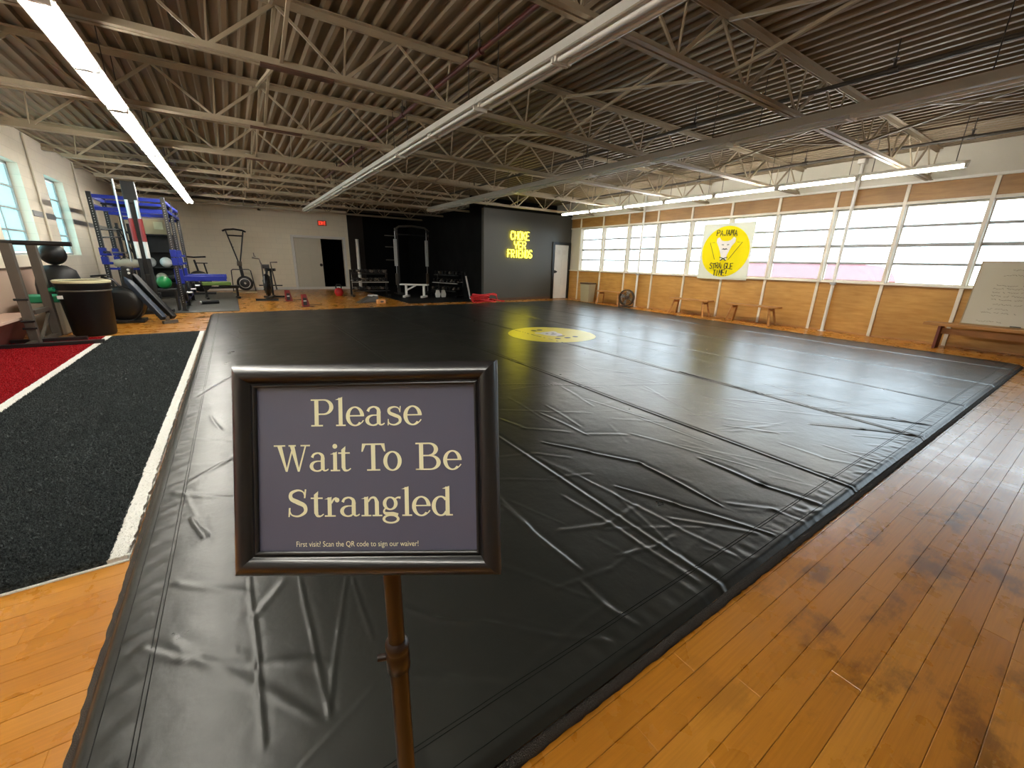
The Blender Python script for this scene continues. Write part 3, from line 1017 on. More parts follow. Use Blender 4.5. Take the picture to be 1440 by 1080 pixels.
nx, ny = 1300, 480
ty = np.linspace(0, 1, ny)
gy = MY0 + (MY1 - MY0) * (0.30 * ty + 0.70 * ty ** 2.2)
gy = MY0 + (gy - MY0)
tx = np.linspace(0, 1, nx)
tx = 0.55 * tx + 0.45 * tx ** 1.6
Yg = np.repeat(gy[:, None], nx, 1)
Xg = MX0 + tx[None, :] * (mat_right(Yg) - MX0)
Zg = mat_height(Xg, Yg)
mt = empty('sparring_mat', (0, 0, 0))
tag(mt, 'huge wrinkled black vinyl mat spread across the gym floor', 'mat')
link('vinyl_cover', grid_mesh('vinyl_cover', Xg, Yg, Zg, M['vinyl']), mt)


def side_strip(pts, name):
    b = MB()
    n = len(pts)
    vs, fs = [], []
    for i, (x, y, nx_, ny_) in enumerate(pts):
        for (o, z) in ((0.0, MZ - 0.024), (0.012, MZ - 0.028), (0.022, 0.012), (0.024, 0.0), (-0.03, 0.0)):
            j = random.uniform(-0.0025, 0.0025)
            vs.append((x + nx_ * (o + j), y + ny_ * (o + j), max(0.0, z)))
    for i in range(n - 1):
        for k in range(4): fs.append((i * 5 + k, i * 5 + k + 1, (i + 1) * 5 + k + 1, (i + 1) * 5 + k))
    b.add(vs, fs, True)
    return b.build(name, M['fuzz'], mt)


N_ = 420
side_strip([(MX0 + (mat_right(MY0) - MX0) * i / N_, MY0, 0, -1) for i in range(N_ + 1)], 'edge_strip')
side_strip([(MX0, MY0 + (MY1 - MY0) * i / N_, -1, 0) for i in range(N_ + 1)], 'edge_strip')
side_strip([(mat_right(MY0 + (MY1 - MY0) * i / N_), MY0 + (MY1 - MY0) * i / N_, 1, 0) for i in range(N_ + 1)], 'edge_strip')
side_strip([(MX0 + (mat_right(MY1) - MX0) * i / N_, MY1, 0, 1) for i in range(N_ + 1)], 'edge_strip')

# stitched hem lines lying on the cover


def stitch(p0, p1, n=260):
    xs_ = np.linspace(p0[0], p1[0], n)
    ys_ = np.linspace(p0[1], p1[1], n)
    zs_ = mat_height(xs_, ys_) + 0.0004
    MB().tube(list(zip(xs_.tolist(), ys_.tolist(), zs_.tolist())), 0.0014, 4).build('stitch_line', M['thread'], mt)


for off in (0.045, 0.130, 0.142):
    stitch((MX0 + off, MY0 + off), (MX0 + off, MY1 - off))
    stitch((MX0 + off, MY0 + off), (mat_right(MY0) - off, MY0 + off), 420)
    stitch((mat_right(MY0) - off, MY0 + off), (mat_right(MY1) - off, MY1 - off))

# yellow roundel printed on the mat, follows the cover
LC, LR = (4.72, 5.72), 0.80


def mat_print(name, poly_fn, material, lift, parent):
    """fan of rings r in 0..1, angle: poly_fn(r, t) -> local xy about LC"""
    nr, na = 14, 64
    vs, fs = [], []
    P2 = np.array([[poly_fn(i / nr, 2 * PI * k / na) for k in range(na)] for i in range(nr + 1)])
    X2, Y2 = P2[..., 0] + LC[0], P2[..., 1] + LC[1]
    Z2 = mat_height(X2, Y2) + lift
    vs = [(float(X2[i, k]), float(Y2[i, k]), float(Z2[i, k])) for i in range(nr + 1) for k in range(na)]
    fs = [(i * na + k, i * na + (k + 1) % na, (i + 1) * na + (k + 1) % na, (i + 1) * na + k) for i in range(nr) for k in range(na)]
    return MB().add(vs, fs, True).build(name, material, parent)


ld = mat_print('yellow_roundel', lambda r, t: (LR * r * math.cos(t), LR * r * math.sin(t)), M['logo_yellow'], 0.0025, mt)
ld['label'] = 'yellow round logo printed on the black mat'


def head_shape(r, t, s=0.36):
    # a pale head with two ears
    rr = 0.55 + 0.33 * math.exp(-((t - 0.75) / 0.28) ** 2) + 0.33 * math.exp(-((t - 2.39) / 0.28) ** 2) - 0.06 * math.cos(2 * t)
    return (s * r * rr * math.cos(t), s * r * rr * math.sin(t))


mat_print('emblem', head_shape, M['logo_white'], 0.005, ld)
for (cx, cy, w, h) in ((0, -0.06, 0.07, 0.02), (-0.07, 0.05, 0.03, 0.025), (0.07, 0.05, 0.03, 0.025), (0, -0.26, 0.10, 0.03), (-0.1, 0.42, 0.05, 0.06), (0.05, 0.43, 0.06, 0.05),
                       (-0.2, -0.42, 0.05, 0.05), (0.0, -0.44, 0.06, 0.05), (0.2, -0.42, 0.05, 0.05)):
    mat_print('emblem_mark', lambda r, t, cx=cx, cy=cy, w=w, h=h: (cx + w * r * math.cos(t), cy + h * r * math.sin(t)), M['logo_black'], 0.0075, ld)

# ================================================================== TURF
tf = empty('turf_runway', (0, 0, 0))
tag(tf, 'charcoal and red turf strip with white lines beside the mat', 'turf')
TY0, TY1 = 2.16, 8.85


def turf_slab(x0, x1, mat, name):
    # wavy pile edge and a dense, slightly uneven top
    b = MB()
    vs, fs = [], []
    n = 260
    for i in range(n + 1):
        y = TY0 + (TY1 - TY0) * i / n
        j0, j1 = random.uniform(-0.006, 0.006), random.uniform(-0.006, 0.006)
        vs += [(x0 + j0, y, 0.004), (x0 + j0, y, 0.024), (x1 + j1, y, 0.024), (x1 + j1, y, 0.004)]
    for i in range(n):
        for k in range(3): fs.append((i * 4 + k, (i + 1) * 4 + k, (i + 1) * 4 + k + 1, i * 4 + k + 1))
    fs += [(0, 1, 2, 3), (n * 4 + 3, n * 4 + 2, n * 4 + 1, n * 4)]
    b.add(vs, fs)
    return b.build(name, mat, tf)


turf_slab(-1.745, -0.628, M['turf_dark'], 'charcoal_field')
turf_slab(-0.628, -0.563, M['turf_white'], 'white_line')
turf_slab(-1.83, -1.745, M['turf_white'], 'white_line')
turf_slab(-2.80, -1.83, M['turf_red'], 'red_field')
MB().box(-2.80, -0.56, TY0 - 0.012, TY1 + 0.006, 0.0, 0.006).build('backing', M['turf_white'], tf)
# pile blades, joined: nobody could count them


def pile(x0, x1, y0, y1, n, mat, name, hmin=0.008, hmax=0.016):
    px = rng.uniform(x0, x1, n)
    py = y0 + (y1 - y0) * rng.random(n) ** 1.6
    a = rng.uniform(0, 2 * PI, n)
    w = rng.uniform(0.0022, 0.005, n)
    h = rng.uniform(hmin, hmax, n)
    lx, ly = rng.normal(0, 0.006, n), rng.normal(0, 0.006, n)
    co = np.zeros((n, 3, 3), dtype=np.float32)
    co[:, 0] = np.stack([px - np.cos(a) * w, py - np.sin(a) * w, np.full(n, 0.022)], -1)
    co[:, 1] = np.stack([px + np.cos(a) * w, py + np.sin(a) * w, np.full(n, 0.022)], -1)
    co[:, 2] = np.stack([px + lx, py + ly, 0.022 + h], -1)
    me = bpy.data.meshes.new(name)
    me.vertices.add(n * 3)
    me.vertices.foreach_set('co', co.ravel())
    me.loops.add(n * 3)
    me.loops.foreach_set('vertex_index', np.arange(n * 3, dtype=np.int32))
    me.polygons.add(n)
    me.polygons.foreach_set('loop_start', (np.arange(n) * 3).astype(np.int32))
    me.update(calc_edges=True)
    me.materials.append(mat)
    tag(link(name, me, tf), kind='stuff')


pile(-1.745, -0.628, TY0, 8.8, 190000, M['turf_dark'], 'turf_pile')
pile(-0.628, -0.563, TY0, 8.8, 6000, M['turf_white'], 'turf_pile', 0.003, 0.006)
pile(-1.83, -1.745, 3.6, 8.8, 5000, M['turf_white'], 'turf_pile', 0.003, 0.006)
pile(-2.8, -1.83, 4.3, 8.8, 60000, M['turf_red'], 'turf_pile')

# ================================================================== PEDESTAL SIGN
def px_ray(x, y): return CR * ((x - 720) / FPX) + CU * (-(y - 540) / FPX) + fw


CAMP = Vector((0, 0, H))
cTL, cBL = CAMP + px_ray(330, 514) * 0.505, CAMP + px_ray(333, 808) * 0.505
cTR, cBR = CAMP + px_ray(700, 506) * 0.495, CAMP + px_ray(703, 806) * 0.495
SC = (cTL + cTR + cBL + cBR) / 4
SUX = ((cTR + cBR) - (cTL + cBL)).normalized()
SUY = ((cTL + cTR) - (cBL + cBR))
SUY = (SUY - SUX * SUY.dot(SUX)).normalized()
SN = SUX.cross(SUY)
SW, SH = ((cTR - cTL).length + (cBR - cBL).length) / 2, ((cTL - cBL).length + (cTR - cBR).length) / 2
pole_top = SC - SUY * (SH * 0.40) - SN * 0.028 + SUX * 0.018
BASE = Vector((pole_top.x + 0.0, pole_top.y + 0.0, MZ + 0.006))
sg = empty('pedestal_sign', BASE)
tag(sg, 'framed black waiting sign on a bronze pedestal in the foreground', 'sign')
SO = SC - BASE


def S(u, v, w=0.0): return SO + SUX * u + SUY * v + SN * w


def sign_part(name, polys, w0, w1, mat, parent=sg):
    b = MB()
    for pl in polys: b.prism(pl, w0, w1, lambda a, c, d: S(a, c, d))
    return b.build(name, mat, parent)


# moulded frame, four mitred rails
FWD = 0.029
prof = [(0.0, -0.012), (0.0, 0.004), (0.003, 0.008), (0.008, 0.0125), (0.013, 0.014), (0.018, 0.0125), (0.022, 0.007), (0.0235, 0.003), (0.0245, 0.005), (0.0285, 0.005), (FWD, 0.0), (FWD, -0.012)]
hx, hy = SW / 2, SH / 2
for (p, q, inx, iny) in (((-hx, hy), (hx, hy), 0, -1), ((hx, -hy), (-hx, -hy), 0, 1), ((-hx, -hy), (-hx, hy), 1, 0), ((hx, hy), (hx, -hy), -1, 0)):
    b = MB()
    vs = []
    for (c, s_) in ((p, 1), (q, -1)):
        for (o, w) in prof:
            dx = (q[0] - p[0]) / abs((q[0] - p[0]) + (q[1] - p[1])) if p[0] != q[0] else 0
            dy = (q[1] - p[1]) / abs(q[1] - p[1]) if p[0] == q[0] else 0
            vs.append(S(c[0] + inx * o + s_ * dx * o, c[1] + iny * o + s_ * dy * o, w))
    n = len(prof)
    b.add(vs, [(k, k + 1, n + k + 1, n + k) for k in range(n - 1)], True)
    b.add(vs, [tuple(range(n)), tuple(range(2 * n - 1, n - 1, -1))])
    fo = b.build('frame_rail', M['sign_frame'], sg)
    fo.data.polygons.foreach_set('use_smooth', [True] * (n - 1) + [False] * 2)
sign_part('back_panel', [[(-hx + .002, -hy + .002), (hx - .002, -hy + .002), (hx - .002, hy - .002), (-hx + .002, hy - .002)]], -0.018, -0.012, M['black_metal'])
iw, ih = hx - FWD + 0.002, hy - FWD + 0.002
poster = sign_part('poster', [[(-iw, -ih), (iw, -ih), (iw, ih), (-iw, ih)]], -0.004, 0.0, M['sign_paper'])

# ---- serif lettering drawn as outlines, units: cap height = 1


class Glyph:
    def __init__(s): s.q = []

    def rect(s, x0, x1, y0, y1):
        s.q.append([(x0, y0), (x1, y0), (x1, y1), (x0, y1)])
        return s

    def ring(s, cx, cy, rx, ry, ts, tt, a0=0, a1=360, n=40):
        a0, a1 = math.radians(a0), math.radians(a1)
        for i in range(n):
            t0, t1 = a0 + (a1 - a0) * i / n, a0 + (a1 - a0) * (i + 1) / n
            s.q.append([(cx + (rx - ts) * math.cos(t0), cy + (ry - tt) * math.sin(t0)), (cx + rx * math.cos(t0), cy + ry * math.sin(t0)),
                        (cx + rx * math.cos(t1), cy + ry * math.sin(t1)), (cx + (rx - ts) * math.cos(t1), cy + (ry - tt) * math.sin(t1))])
        return s

    def stroke(s, pts, ws, n=8):
        P_ = [Vector((a, b)) for a, b in pts]
        Q, W = [], []
        for i in range(len(P_) - 1):
            p0, p1, p2, p3 = P_[max(i - 1, 0)], P_[i], P_[i + 1], P_[min(i + 2, len(P_) - 1)]
            for k in range(n):
                t = k / n
                Q.append(0.5 * ((2 * p1) + (p2 - p0) * t + (2 * p0 - 5 * p1 + 4 * p2 - p3) * t * t + (3 * p1 - p0 - 3 * p2 + p3) * t ** 3))
                W.append(ws[i] * (1 - t) + ws[i + 1] * t)
        Q.append(P_[-1])
        W.append(ws[-1])
        E = []
        for i, q in enumerate(Q):
            d = (Q[min(i + 1, len(Q) - 1)] - Q[max(i - 1, 0)]).normalized()
            nrm = Vector((-d.y, d.x))
            E.append((q - nrm * W[i] / 2, q + nrm * W[i] / 2))
        for i in range(len(Q) - 1):
            s.q.append([tuple(E[i][0]), tuple(E[i + 1][0]), tuple(E[i + 1][1]), tuple(E[i][1])])
        return s

    def poly(s, pl):
        s.q.append(pl)
        return s

    def serif(s, x0, x1, y, h=0.055): return s.rect(x0, x1, y, y + h)


T, t_ = 0.155, 0.058
XH = 0.70
G = {}
G['P'] = Glyph().rect(0.13, 0.13 + T, 0, 1).serif(0, 0.44, 0).serif(0, 0.4, 0.945).rect(0.25, 0.5, 0.945, 1).rect(0.25, 0.5, 0.42, 0.475).ring(0.48, 0.71, 0.36, 0.29, T, t_, -90, 90)
G['B'] = Glyph().rect(0.13, 0.13 + T, 0, 1).rect(0, 0.55, 0, 0.055).rect(0, 0.52, 0.945, 1).rect(0.25, 0.55, 0.5, 0.555).ring(0.50, 0.755, 0.33, 0.245, T, t_, -90, 90).ring(0.54, 0.275, 0.38, 0.275, T, t_, -90, 90)
G['T'] = Glyph().rect(0.36, 0.36 + T, 0, 1).serif(0.2, 0.69, 0).rect(0.03, 0.86, 0.94, 1).poly([(0.03, 1.0), (-0.0, 0.70), (0.05, 0.70), (0.16, 0.95)]).poly([(0.86, 1.0), (0.72, 0.95), (0.84, 0.70), (0.89, 0.70)])
G['W'] = (Glyph().poly([(0.08, 1), (0.40, 0), (0.47, 0), (0.26, 1)]).poly([(0.40, 0), (0.47, 0), (0.72, 0.95), (0.66, 0.95)])
          .poly([(0.56, 1), (0.86, 0), (0.93, 0), (0.74, 1)]).poly([(0.86, 0), (0.93, 0), (1.20, 0.97), (1.14, 0.97)]).rect(-0.04, 0.40, 0.945, 1).rect(0.98, 1.34, 0.945, 1).rect(0.52, 0.8, 0.945, 1))
G['S'] = Glyph().stroke([(0.66, 0.72), (0.60, 0.90), (0.40, 0.965), (0.16, 0.86), (0.16, 0.66), (0.40, 0.53), (0.64, 0.40), (0.66, 0.18), (0.42, 0.03), (0.16, 0.08), (0.08, 0.30)],
                        [0.04, 0.05, 0.07, 0.12, 0.15, 0.17, 0.15, 0.12, 0.07, 0.05, 0.04]).poly([(0.62, 0.68), (0.68, 0.68), (0.72, 1.0), (0.66, 1.0)]).poly([(0.04, 0.0), (0.09, 0.0), (0.13, 0.33), (0.06, 0.33)])
G['l'] = Glyph().rect(0.10, 0.10 + T * 0.95, 0, 1.04).serif(0, 0.36, 0).poly([(-0.02, 0.97), (0.12, 0.96), (0.25, 1.04), (0.25, 1.07)])
G['i'] = Glyph().rect(0.10, 0.10 + T * 0.95, 0, XH).serif(0, 0.36, 0).poly([(-0.02, XH - 0.07), (0.12, XH - 0.07), (0.25, XH), (0.25, XH + 0.03)]).ring(0.175, 0.93, 0.09, 0.09, 0.09, 0.09)
G['o'] = Glyph().ring(0.34, XH / 2, 0.34, XH / 2 + 0.015, T * 0.95, t_)
G['e'] = Glyph().ring(0.34, XH / 2, 0.34, XH / 2 + 0.015, T * 0.95, t_, 0, 318).rect(0.12, 0.66, XH / 2 - 0.005, XH / 2 + 0.045).poly([(0.55, 0.10), (0.60, 0.10), (0.67, 0.19), (0.63, 0.21)])
G['a'] = (Glyph().stroke([(0.10, 0.52), (0.17, 0.64), (0.34, 0.685), (0.48, 0.60), (0.505, 0.45)], [0.11, 0.08, 0.06, 0.12, T]).rect(0.425, 0.425 + T * 0.95, 0.10, 0.46)
          .stroke([(0.505, 0.12), (0.56, 0.03), (0.66, 0.045), (0.71, 0.09)], [0.14, 0.06, 0.05, 0.04]).ring(0.29, 0.195, 0.29, 0.21, T * 0.9, t_, 90, 300).rect(0.28, 0.46, 0.36, 0.405).stroke([(0.36, 0.02), (0.46, 0.08), (0.5, 0.16)], [0.06, 0.06, 0.06]))
G['s'] = Glyph().stroke([(0.50, 0.50), (0.44, 0.63), (0.28, 0.67), (0.11, 0.60), (0.12, 0.46), (0.30, 0.37), (0.48, 0.28), (0.49, 0.12), (0.31, 0.02), (0.12, 0.06), (0.06, 0.20)],
                        [0.03, 0.045, 0.06, 0.10, 0.12, 0.13, 0.12, 0.10, 0.06, 0.045, 0.03]).poly([(0.48, 0.47), (0.52, 0.47), (0.54, 0.70), (0.50, 0.70)]).poly([(0.04, 0.0), (0.08, 0.0), (0.09, 0.23), (0.05, 0.23)])
G['t'] = Glyph().rect(0.12, 0.12 + T * 0.95, 0.12, 0.80).poly([(0.12, 0.80), (0.277, 0.80), (0.277, 0.93)]).rect(0.0, 0.44, XH - 0.055, XH).stroke([(0.2, 0.14), (0.24, 0.04), (0.36, 0.025), (0.47, 0.10)], [0.15, 0.10, 0.055, 0.04])
G['r'] = Glyph().rect(0.11, 0.11 + T * 0.95, 0, XH).serif(0, 0.40, 0).poly([(-0.01, XH - 0.07), (0.13, XH - 0.07), (0.26, XH), (0.26, XH + 0.02)]).stroke([(0.25, 0.48), (0.34, 0.63), (0.45, 0.66)], [0.05, 0.07, 0.10]).ring(0.46, 0.60, 0.085, 0.085, 0.085, 0.085)
G['n'] = Glyph().rect(0.11, 0.11 + T * 0.95, 0, XH).serif(0, 0.36, 0).poly([(-0.01, XH - 0.07), (0.13, XH - 0.07), (0.26, XH), (0.26, XH + 0.02)]).stroke([(0.25, 0.52), (0.36, 0.66), (0.50, 0.66), (0.57, 0.50)], [0.05, 0.07, 0.09, T]).rect(0.495, 0.495 + T * 0.95, 0, 0.53).serif(0.40, 0.76, 0)
G['d'] = Glyph().ring(0.33, XH / 2, 0.33, XH / 2 + 0.015, T * 0.95, t_, 40, 325).rect(0.50, 0.50 + T * 0.95, 0, 1.04).poly([(0.38, 0.97), (0.52, 0.96), (0.65, 1.04), (0.65, 1.07)]).rect(0.5, 0.76, 0, 0.055)
G['g'] = Glyph().ring(0.30, 0.46, 0.27, 0.245, T * 0.85, t_).stroke([(0.12, 0.28), (0.07, 0.18), (0.14, 0.10), (0.40, 0.085), (0.58, 0.04)], [0.05, 0.07, 0.11, 0.13, 0.12]).ring(0.32, -0.10, 0.31, 0.17, 0.10, 0.065).stroke([(0.48, 0.62), (0.58, 0.67), (0.68, 0.66)], [0.05, 0.06, 0.09])


def write_line(text, xs, base, k):
    """xs: left px of each glyph in the crop (320..720 px, scale 3.2725), base: baseline, k: glyph cap height in crop px"""
    for ch, x in zip(text, xs):
        cx, cy, W_, H_ = 645.0, 545.0, 0.0, 0.0
        sc_ = SW / (370 * 3.2725)
        b = MB()
        for pl in G[ch].q:
            pts = [((x + k * a - cx0) * sc_, (cy0 - (base - k * c)) * sc_) for a, c in pl]
            area = sum(pts[i][0] * pts[(i + 1) % len(pts)][1] - pts[(i + 1) % len(pts)][0] * pts[i][1] for i in range(len(pts)))
            if area < 0: pts.reverse()
            b.add([S(u, v, 0.0006) for u, v in pts], [tuple(range(len(pts)))])
        b.build('letter', M['sign_text'], poster)


cx0, cy0 = 643.0, 549.0
write_line('Please', [395, 510, 556, 645, 742, 820], 355, 124)
write_line('Wait', [224, 384, 481, 517], 560, 122)
write_line('To', [624, 724], 560, 124)
write_line('Be', [872, 997], 560, 124)
write_line('Strangled', [276, 386, 450, 521, 619, 714, 806, 851, 941], 767, 126)


def text_mesh(body, size, name, material, parent, fx, font_scale=(1, 1)):
    cu = bpy.data.curves.new(name, 'FONT')
    cu.body = body
    cu.size = size
    cu.resolution_u = 3
    tmp = bpy.data.objects.new(name, cu)
    COL.objects.link(tmp)
    bpy.context.view_layer.update()
    me = bpy.data.meshes.new_from_object(tmp.evaluated_get(bpy.context.evaluated_depsgraph_get()))
    bpy.data.objects.remove(tmp)
    for v in me.vertices: v.co = fx(v.co.x * font_scale[0], v.co.y * font_scale[1])
    me.materials.clear()
    me.materials.append(material)
    return link(name, me, parent)


_sc = SW / (370 * 3.2725)
note = text_mesh('First visit? Scan the QR code to sign our waiver!', 0.0096, 'small_print', M['sign_text'], poster,
                 lambda a, c: S((314 - cx0) * _sc + a, (cy0 - 903) * _sc + c, 0.0006), (0.82, 1.0))

# pole, collar, base
zt = (pole_top - BASE).z
MB().tube([(0, 0, zt - 0.17), (0, 0, zt)], 0.0115, 16).build('upper_pole', M['bronze'], sg)
MB().cyl((0, 0, 0.03), (0, 0, zt - 0.165), 0.0135, 18).build('lower_pole', M['bronze'], sg)
MB().lathe([(0.0135, 0), (0.0165, 0.002), (0.0165, 0.03), (0.0150, 0.034), (0.0165, 0.038), (0.0165, 0.05), (0.0118, 0.054)], (0, 0, zt - 0.215), n=20).build('collar', M['bronze'], sg)
kn = SUX * 0.02
MB().cyl((0.0, 0, zt - 0.19), (-0.026, 0.01, zt - 0.19), 0.005, 10).build('set_screw', M['bronze'], sg)
MB().lathe([(0.0, 0), (0.17, 0.0), (0.17, 0.008), (0.12, 0.018), (0.03, 0.028), (0.0135, 0.04)], (0, 0, 0), n=40).build('base', M['bronze'], sg)
br = MB()
br.bar(Vector((0, 0, zt - 0.01)), S(0.018, -SH * 0.25, -0.022), 0.02, 0.02)
br.build('bracket', M['bronze'], sg)
# ================================================================== WINDOW SIDE
def wooden_bench(loc, L, label, slab=False):
    e = empty('wooden_bench', loc)
    tag(e, label, 'bench', 'wooden benches along the window wall')
    if slab:
        MB().box(-0.17, 0.17, -L / 2, L / 2, 0.40, 0.45).build('seat', M['bench'], e, bevel=0.006)
        for s in (-1, 1): MB().box(-0.14, 0.14, s * (L / 2 - 0.22) - 0.02, s * (L / 2 - 0.22) + 0.02, 0, 0.40).build('leg', M['maroon'], e, bevel=0.004)
        MB().box(-0.02, 0.02, -L / 2 + 0.24, L / 2 - 0.24, 0.26, 0.36).build('stretcher', M['bench'], e)
        return e
    MB().box(-0.15, 0.15, -L / 2, L / 2, 0.41, 0.445).build('seat', M['bench'], e, bevel=0.006)
    for s in (-1, 1):
        for t in (-1, 1):
            MB().bar((t * 0.17, s * (L / 2 - 0.08), 0), (t * 0.10, s * (L / 2 - 0.17), 0.41), 0.045, 0.045).build('leg', M['bench'], e, bevel=0.004)
        MB().bar((-0.11, s * (L / 2 - 0.16), 0.36), (0.11, s * (L / 2 - 0.16), 0.36), 0.03, 0.05).build('cross_rail', M['bench'], e)
    return e


wooden_bench((10.50, 9.72, 0), 1.15, 'small wooden bench beside the beige bin')
wooden_bench((10.47, 6.73, 0), 1.20, 'small wooden bench left of the banner')
wooden_bench((10.47, 5.05, 0), 1.20, 'small wooden bench right of the banner')
wooden_bench((10.45, 0.75, 0), 2.4, 'long wooden bench with the whiteboard standing on it', slab=True)

# beige bin
e = empty('rubbish_bin', (10.52, 10.85, 0))
tag(e, 'beige rectangular bin with a dark lid by the window wall', 'bin')
b = MB()
z0, z1 = 0.0, 0.62
lo, hi = (0.14, 0.19), (0.17, 0.23)
vs = [(sx * w[0], sy * w[1], z) for z, w in ((z0, lo), (z1, hi)) for sx, sy in ((-1, -1), (1, -1), (1, 1), (-1, 1))]
b.add(vs, [(3, 2, 1, 0), (4, 5, 6, 7), (0, 1, 5, 4), (1, 2, 6, 5), (2, 3, 7, 6), (3, 0, 4, 7)])
b.build('body', M['bin_beige'], e, bevel=0.015)
MB().box(-0.18, 0.18, -0.24, 0.24, 0.62, 0.67).build('lid', M['brown_plastic'], e, bevel=0.012)

# floor fan
e = empty('floor_fan', (10.42, 8.95, 0), math.radians(12))
tag(e, 'round black floor fan between the bench and the steel column', 'fan')
c = (0, 0, 0.30)
R_ = 0.235
cage = MB()
for xx in (-0.07, 0.07):
    for rr in (0.06, 0.115, 0.17, R_):
        cage.tube([(xx * (1 if rr > 0.2 else 1.25), rr * math.cos(t), 0.30 + rr * math.sin(t)) for t in [2 * PI * k / 28 for k in range(28)]], 0.0045, 5, closed=True)
    for k in range(16):
        t = 2 * PI * k / 16
        cage.tube([(xx * 1.25, 0.05 * math.cos(t), 0.30 + 0.05 * math.sin(t)), (xx, R_ * math.cos(t), 0.30 + R_ * math.sin(t))], 0.003, 4)
cage.build('cage', M['rod'], e)
MB().lathe([(R_ + 0.012, -0.07), (R_ + 0.02, -0.06), (R_ + 0.02, 0.06), (R_ + 0.012, 0.07), (R_ + 0.008, 0.0), (R_ + 0.012, -0.07)], c, (1, 0, 0), 28).build('shroud', M['rod'], e)
MB().lathe([(0.0, -0.05), (0.06, -0.045), (0.065, 0.06), (0.0, 0.11)], c, (1, 0, 0), 16).build('motor', M['brown_plastic'], e)
for k in range(4):
    t = 2 * PI * k / 4 + 0.4
    u = Vector((0, math.cos(t), math.sin(t)))
    w = Vector((0, -math.sin(t), math.cos(t)))
    p = Vector(c)
    vs = [p + u * 0.05 + w * 0.02 + Vector((0.01, 0, 0)), p + u * 0.05 - w * 0.03 - Vector((0.01, 0, 0)), p + u * 0.2 - w * 0.09 - Vector((0.03, 0, 0)), p + u * 0.21 + w * 0.04 + Vector((0.02, 0, 0))]
    vs2 = [q + Vector((0.004, 0, 0)) for q in vs]
    MB().add(vs + vs2, [(0, 1, 2, 3), (7, 6, 5, 4), (0, 4, 5, 1), (1, 5, 6, 2), (2, 6, 7, 3), (3, 7, 4, 0)]).build('blade', M['silver'], e)
sd = MB()
for xx in (-0.12, 0.12): sd.tube([(xx, -0.2, 0.015), (xx, 0.2, 0.015)], 0.014, 8)
for yy in (-0.2, 0.2): sd.tube([(-0.12, yy, 0.015), (0, yy * 1.25, 0.03), (0, yy * 1.28, 0.30)], 0.012, 8)
sd.build('stand', M['rod'], e)

# ---- whiteboard leaning on the windows, standing on the bench
e = empty('whiteboard', (10.62, 0.55, 0.452))
tag(e, 'leaning whiteboard with faint handwriting standing on the long bench', 'whiteboard')
TL_ = math.radians(9)
cx_, sx_ = math.cos(TL_), math.sin(TL_)


def WBp(y, h, d=0.0): return (h * sx_ - d * cx_, y, h * cx_ + d * sx_)


b = MB()
b.prism([(-1.0, 0), (1.0, 0), (1.0, 1.07), (-1.0, 1.07)], 0, 0.015, lambda y, h, d: WBp(y, h, d))
wb_panel = b.build('panel', M['board'], e)
for (a0, h0, a1, h1) in ((-1.0, 0, 1.0, 0.015), (-1.0, 1.055, 1.0, 1.07), (-1.0, 0, -0.985, 1.07), (0.985, 0, 1.0, 1.07)):
    MB().prism([(a0, h0), (a1, h0), (a1, h1), (a0, h1)], 0.0, 0.022, lambda y, h, d: WBp(y, h, d)).build('edge_trim', M['tan'], e)
rr = random.Random(3)
for (h, y0, n) in ((0.93, 0.62, 9), (0.84, 0.70, 16), (0.67, 0.74, 20), (0.62, 0.76, 22), (0.56, 0.78, 13), (0.50, 0.76, 17), (0.44, 0.74, 12), (0.36, 0.70, 11), (0.28, 0.74, 8), (0.22, 0.80, 14), (0.07, 0.82, 10)):
    b = MB()
    y = y0
    for k in range(n):
        if rr.random() < 0.18:
            y -= 0.025
            continue
        pts = [WBp(y - 0.012 * j, h + rr.uniform(-0.012, 0.014), 0.017) for j in range(3)]
        b.tube(pts, 0.0022, 4)
        y -= 0.03
    tag(b.build('handwriting', M['ink'], wb_panel), kind='stuff')
MB().cyl(WBp(0.42, 0.016, 0.05), WBp(0.30, 0.016, 0.05), 0.009, 8).build('marker', M['ink'], e)

# ---- banner in the window
BYC, BZC = 6.17, 1.70
nb = 24
ban = empty('banner', (XR - 0.075, BYC, BZC))
tag(ban, 'pale banner with a yellow roundel reading PAJAMA STRANGLE TIME', 'banner')
vs, fs = [], []
for i in range(nb + 1):
    for j in range(nb + 1):
        y, z = -0.68 + 1.36 * i / nb, -0.70 + 1.40 * j / nb
        vs.append((0.006 * math.sin(i * 0.9) * (1 - j / nb) + 0.004 * math.sin(j * 0.7 + i * .3), y, z))
for i in range(nb):
    for j in range(nb): fs.append((i * (nb + 1) + j, (i + 1) * (nb + 1) + j, (i + 1) * (nb + 1) + j + 1, i * (nb + 1) + j + 1))
sheet = MB().add(vs, fs, True).build('fabric_sheet', M['banner'], ban)

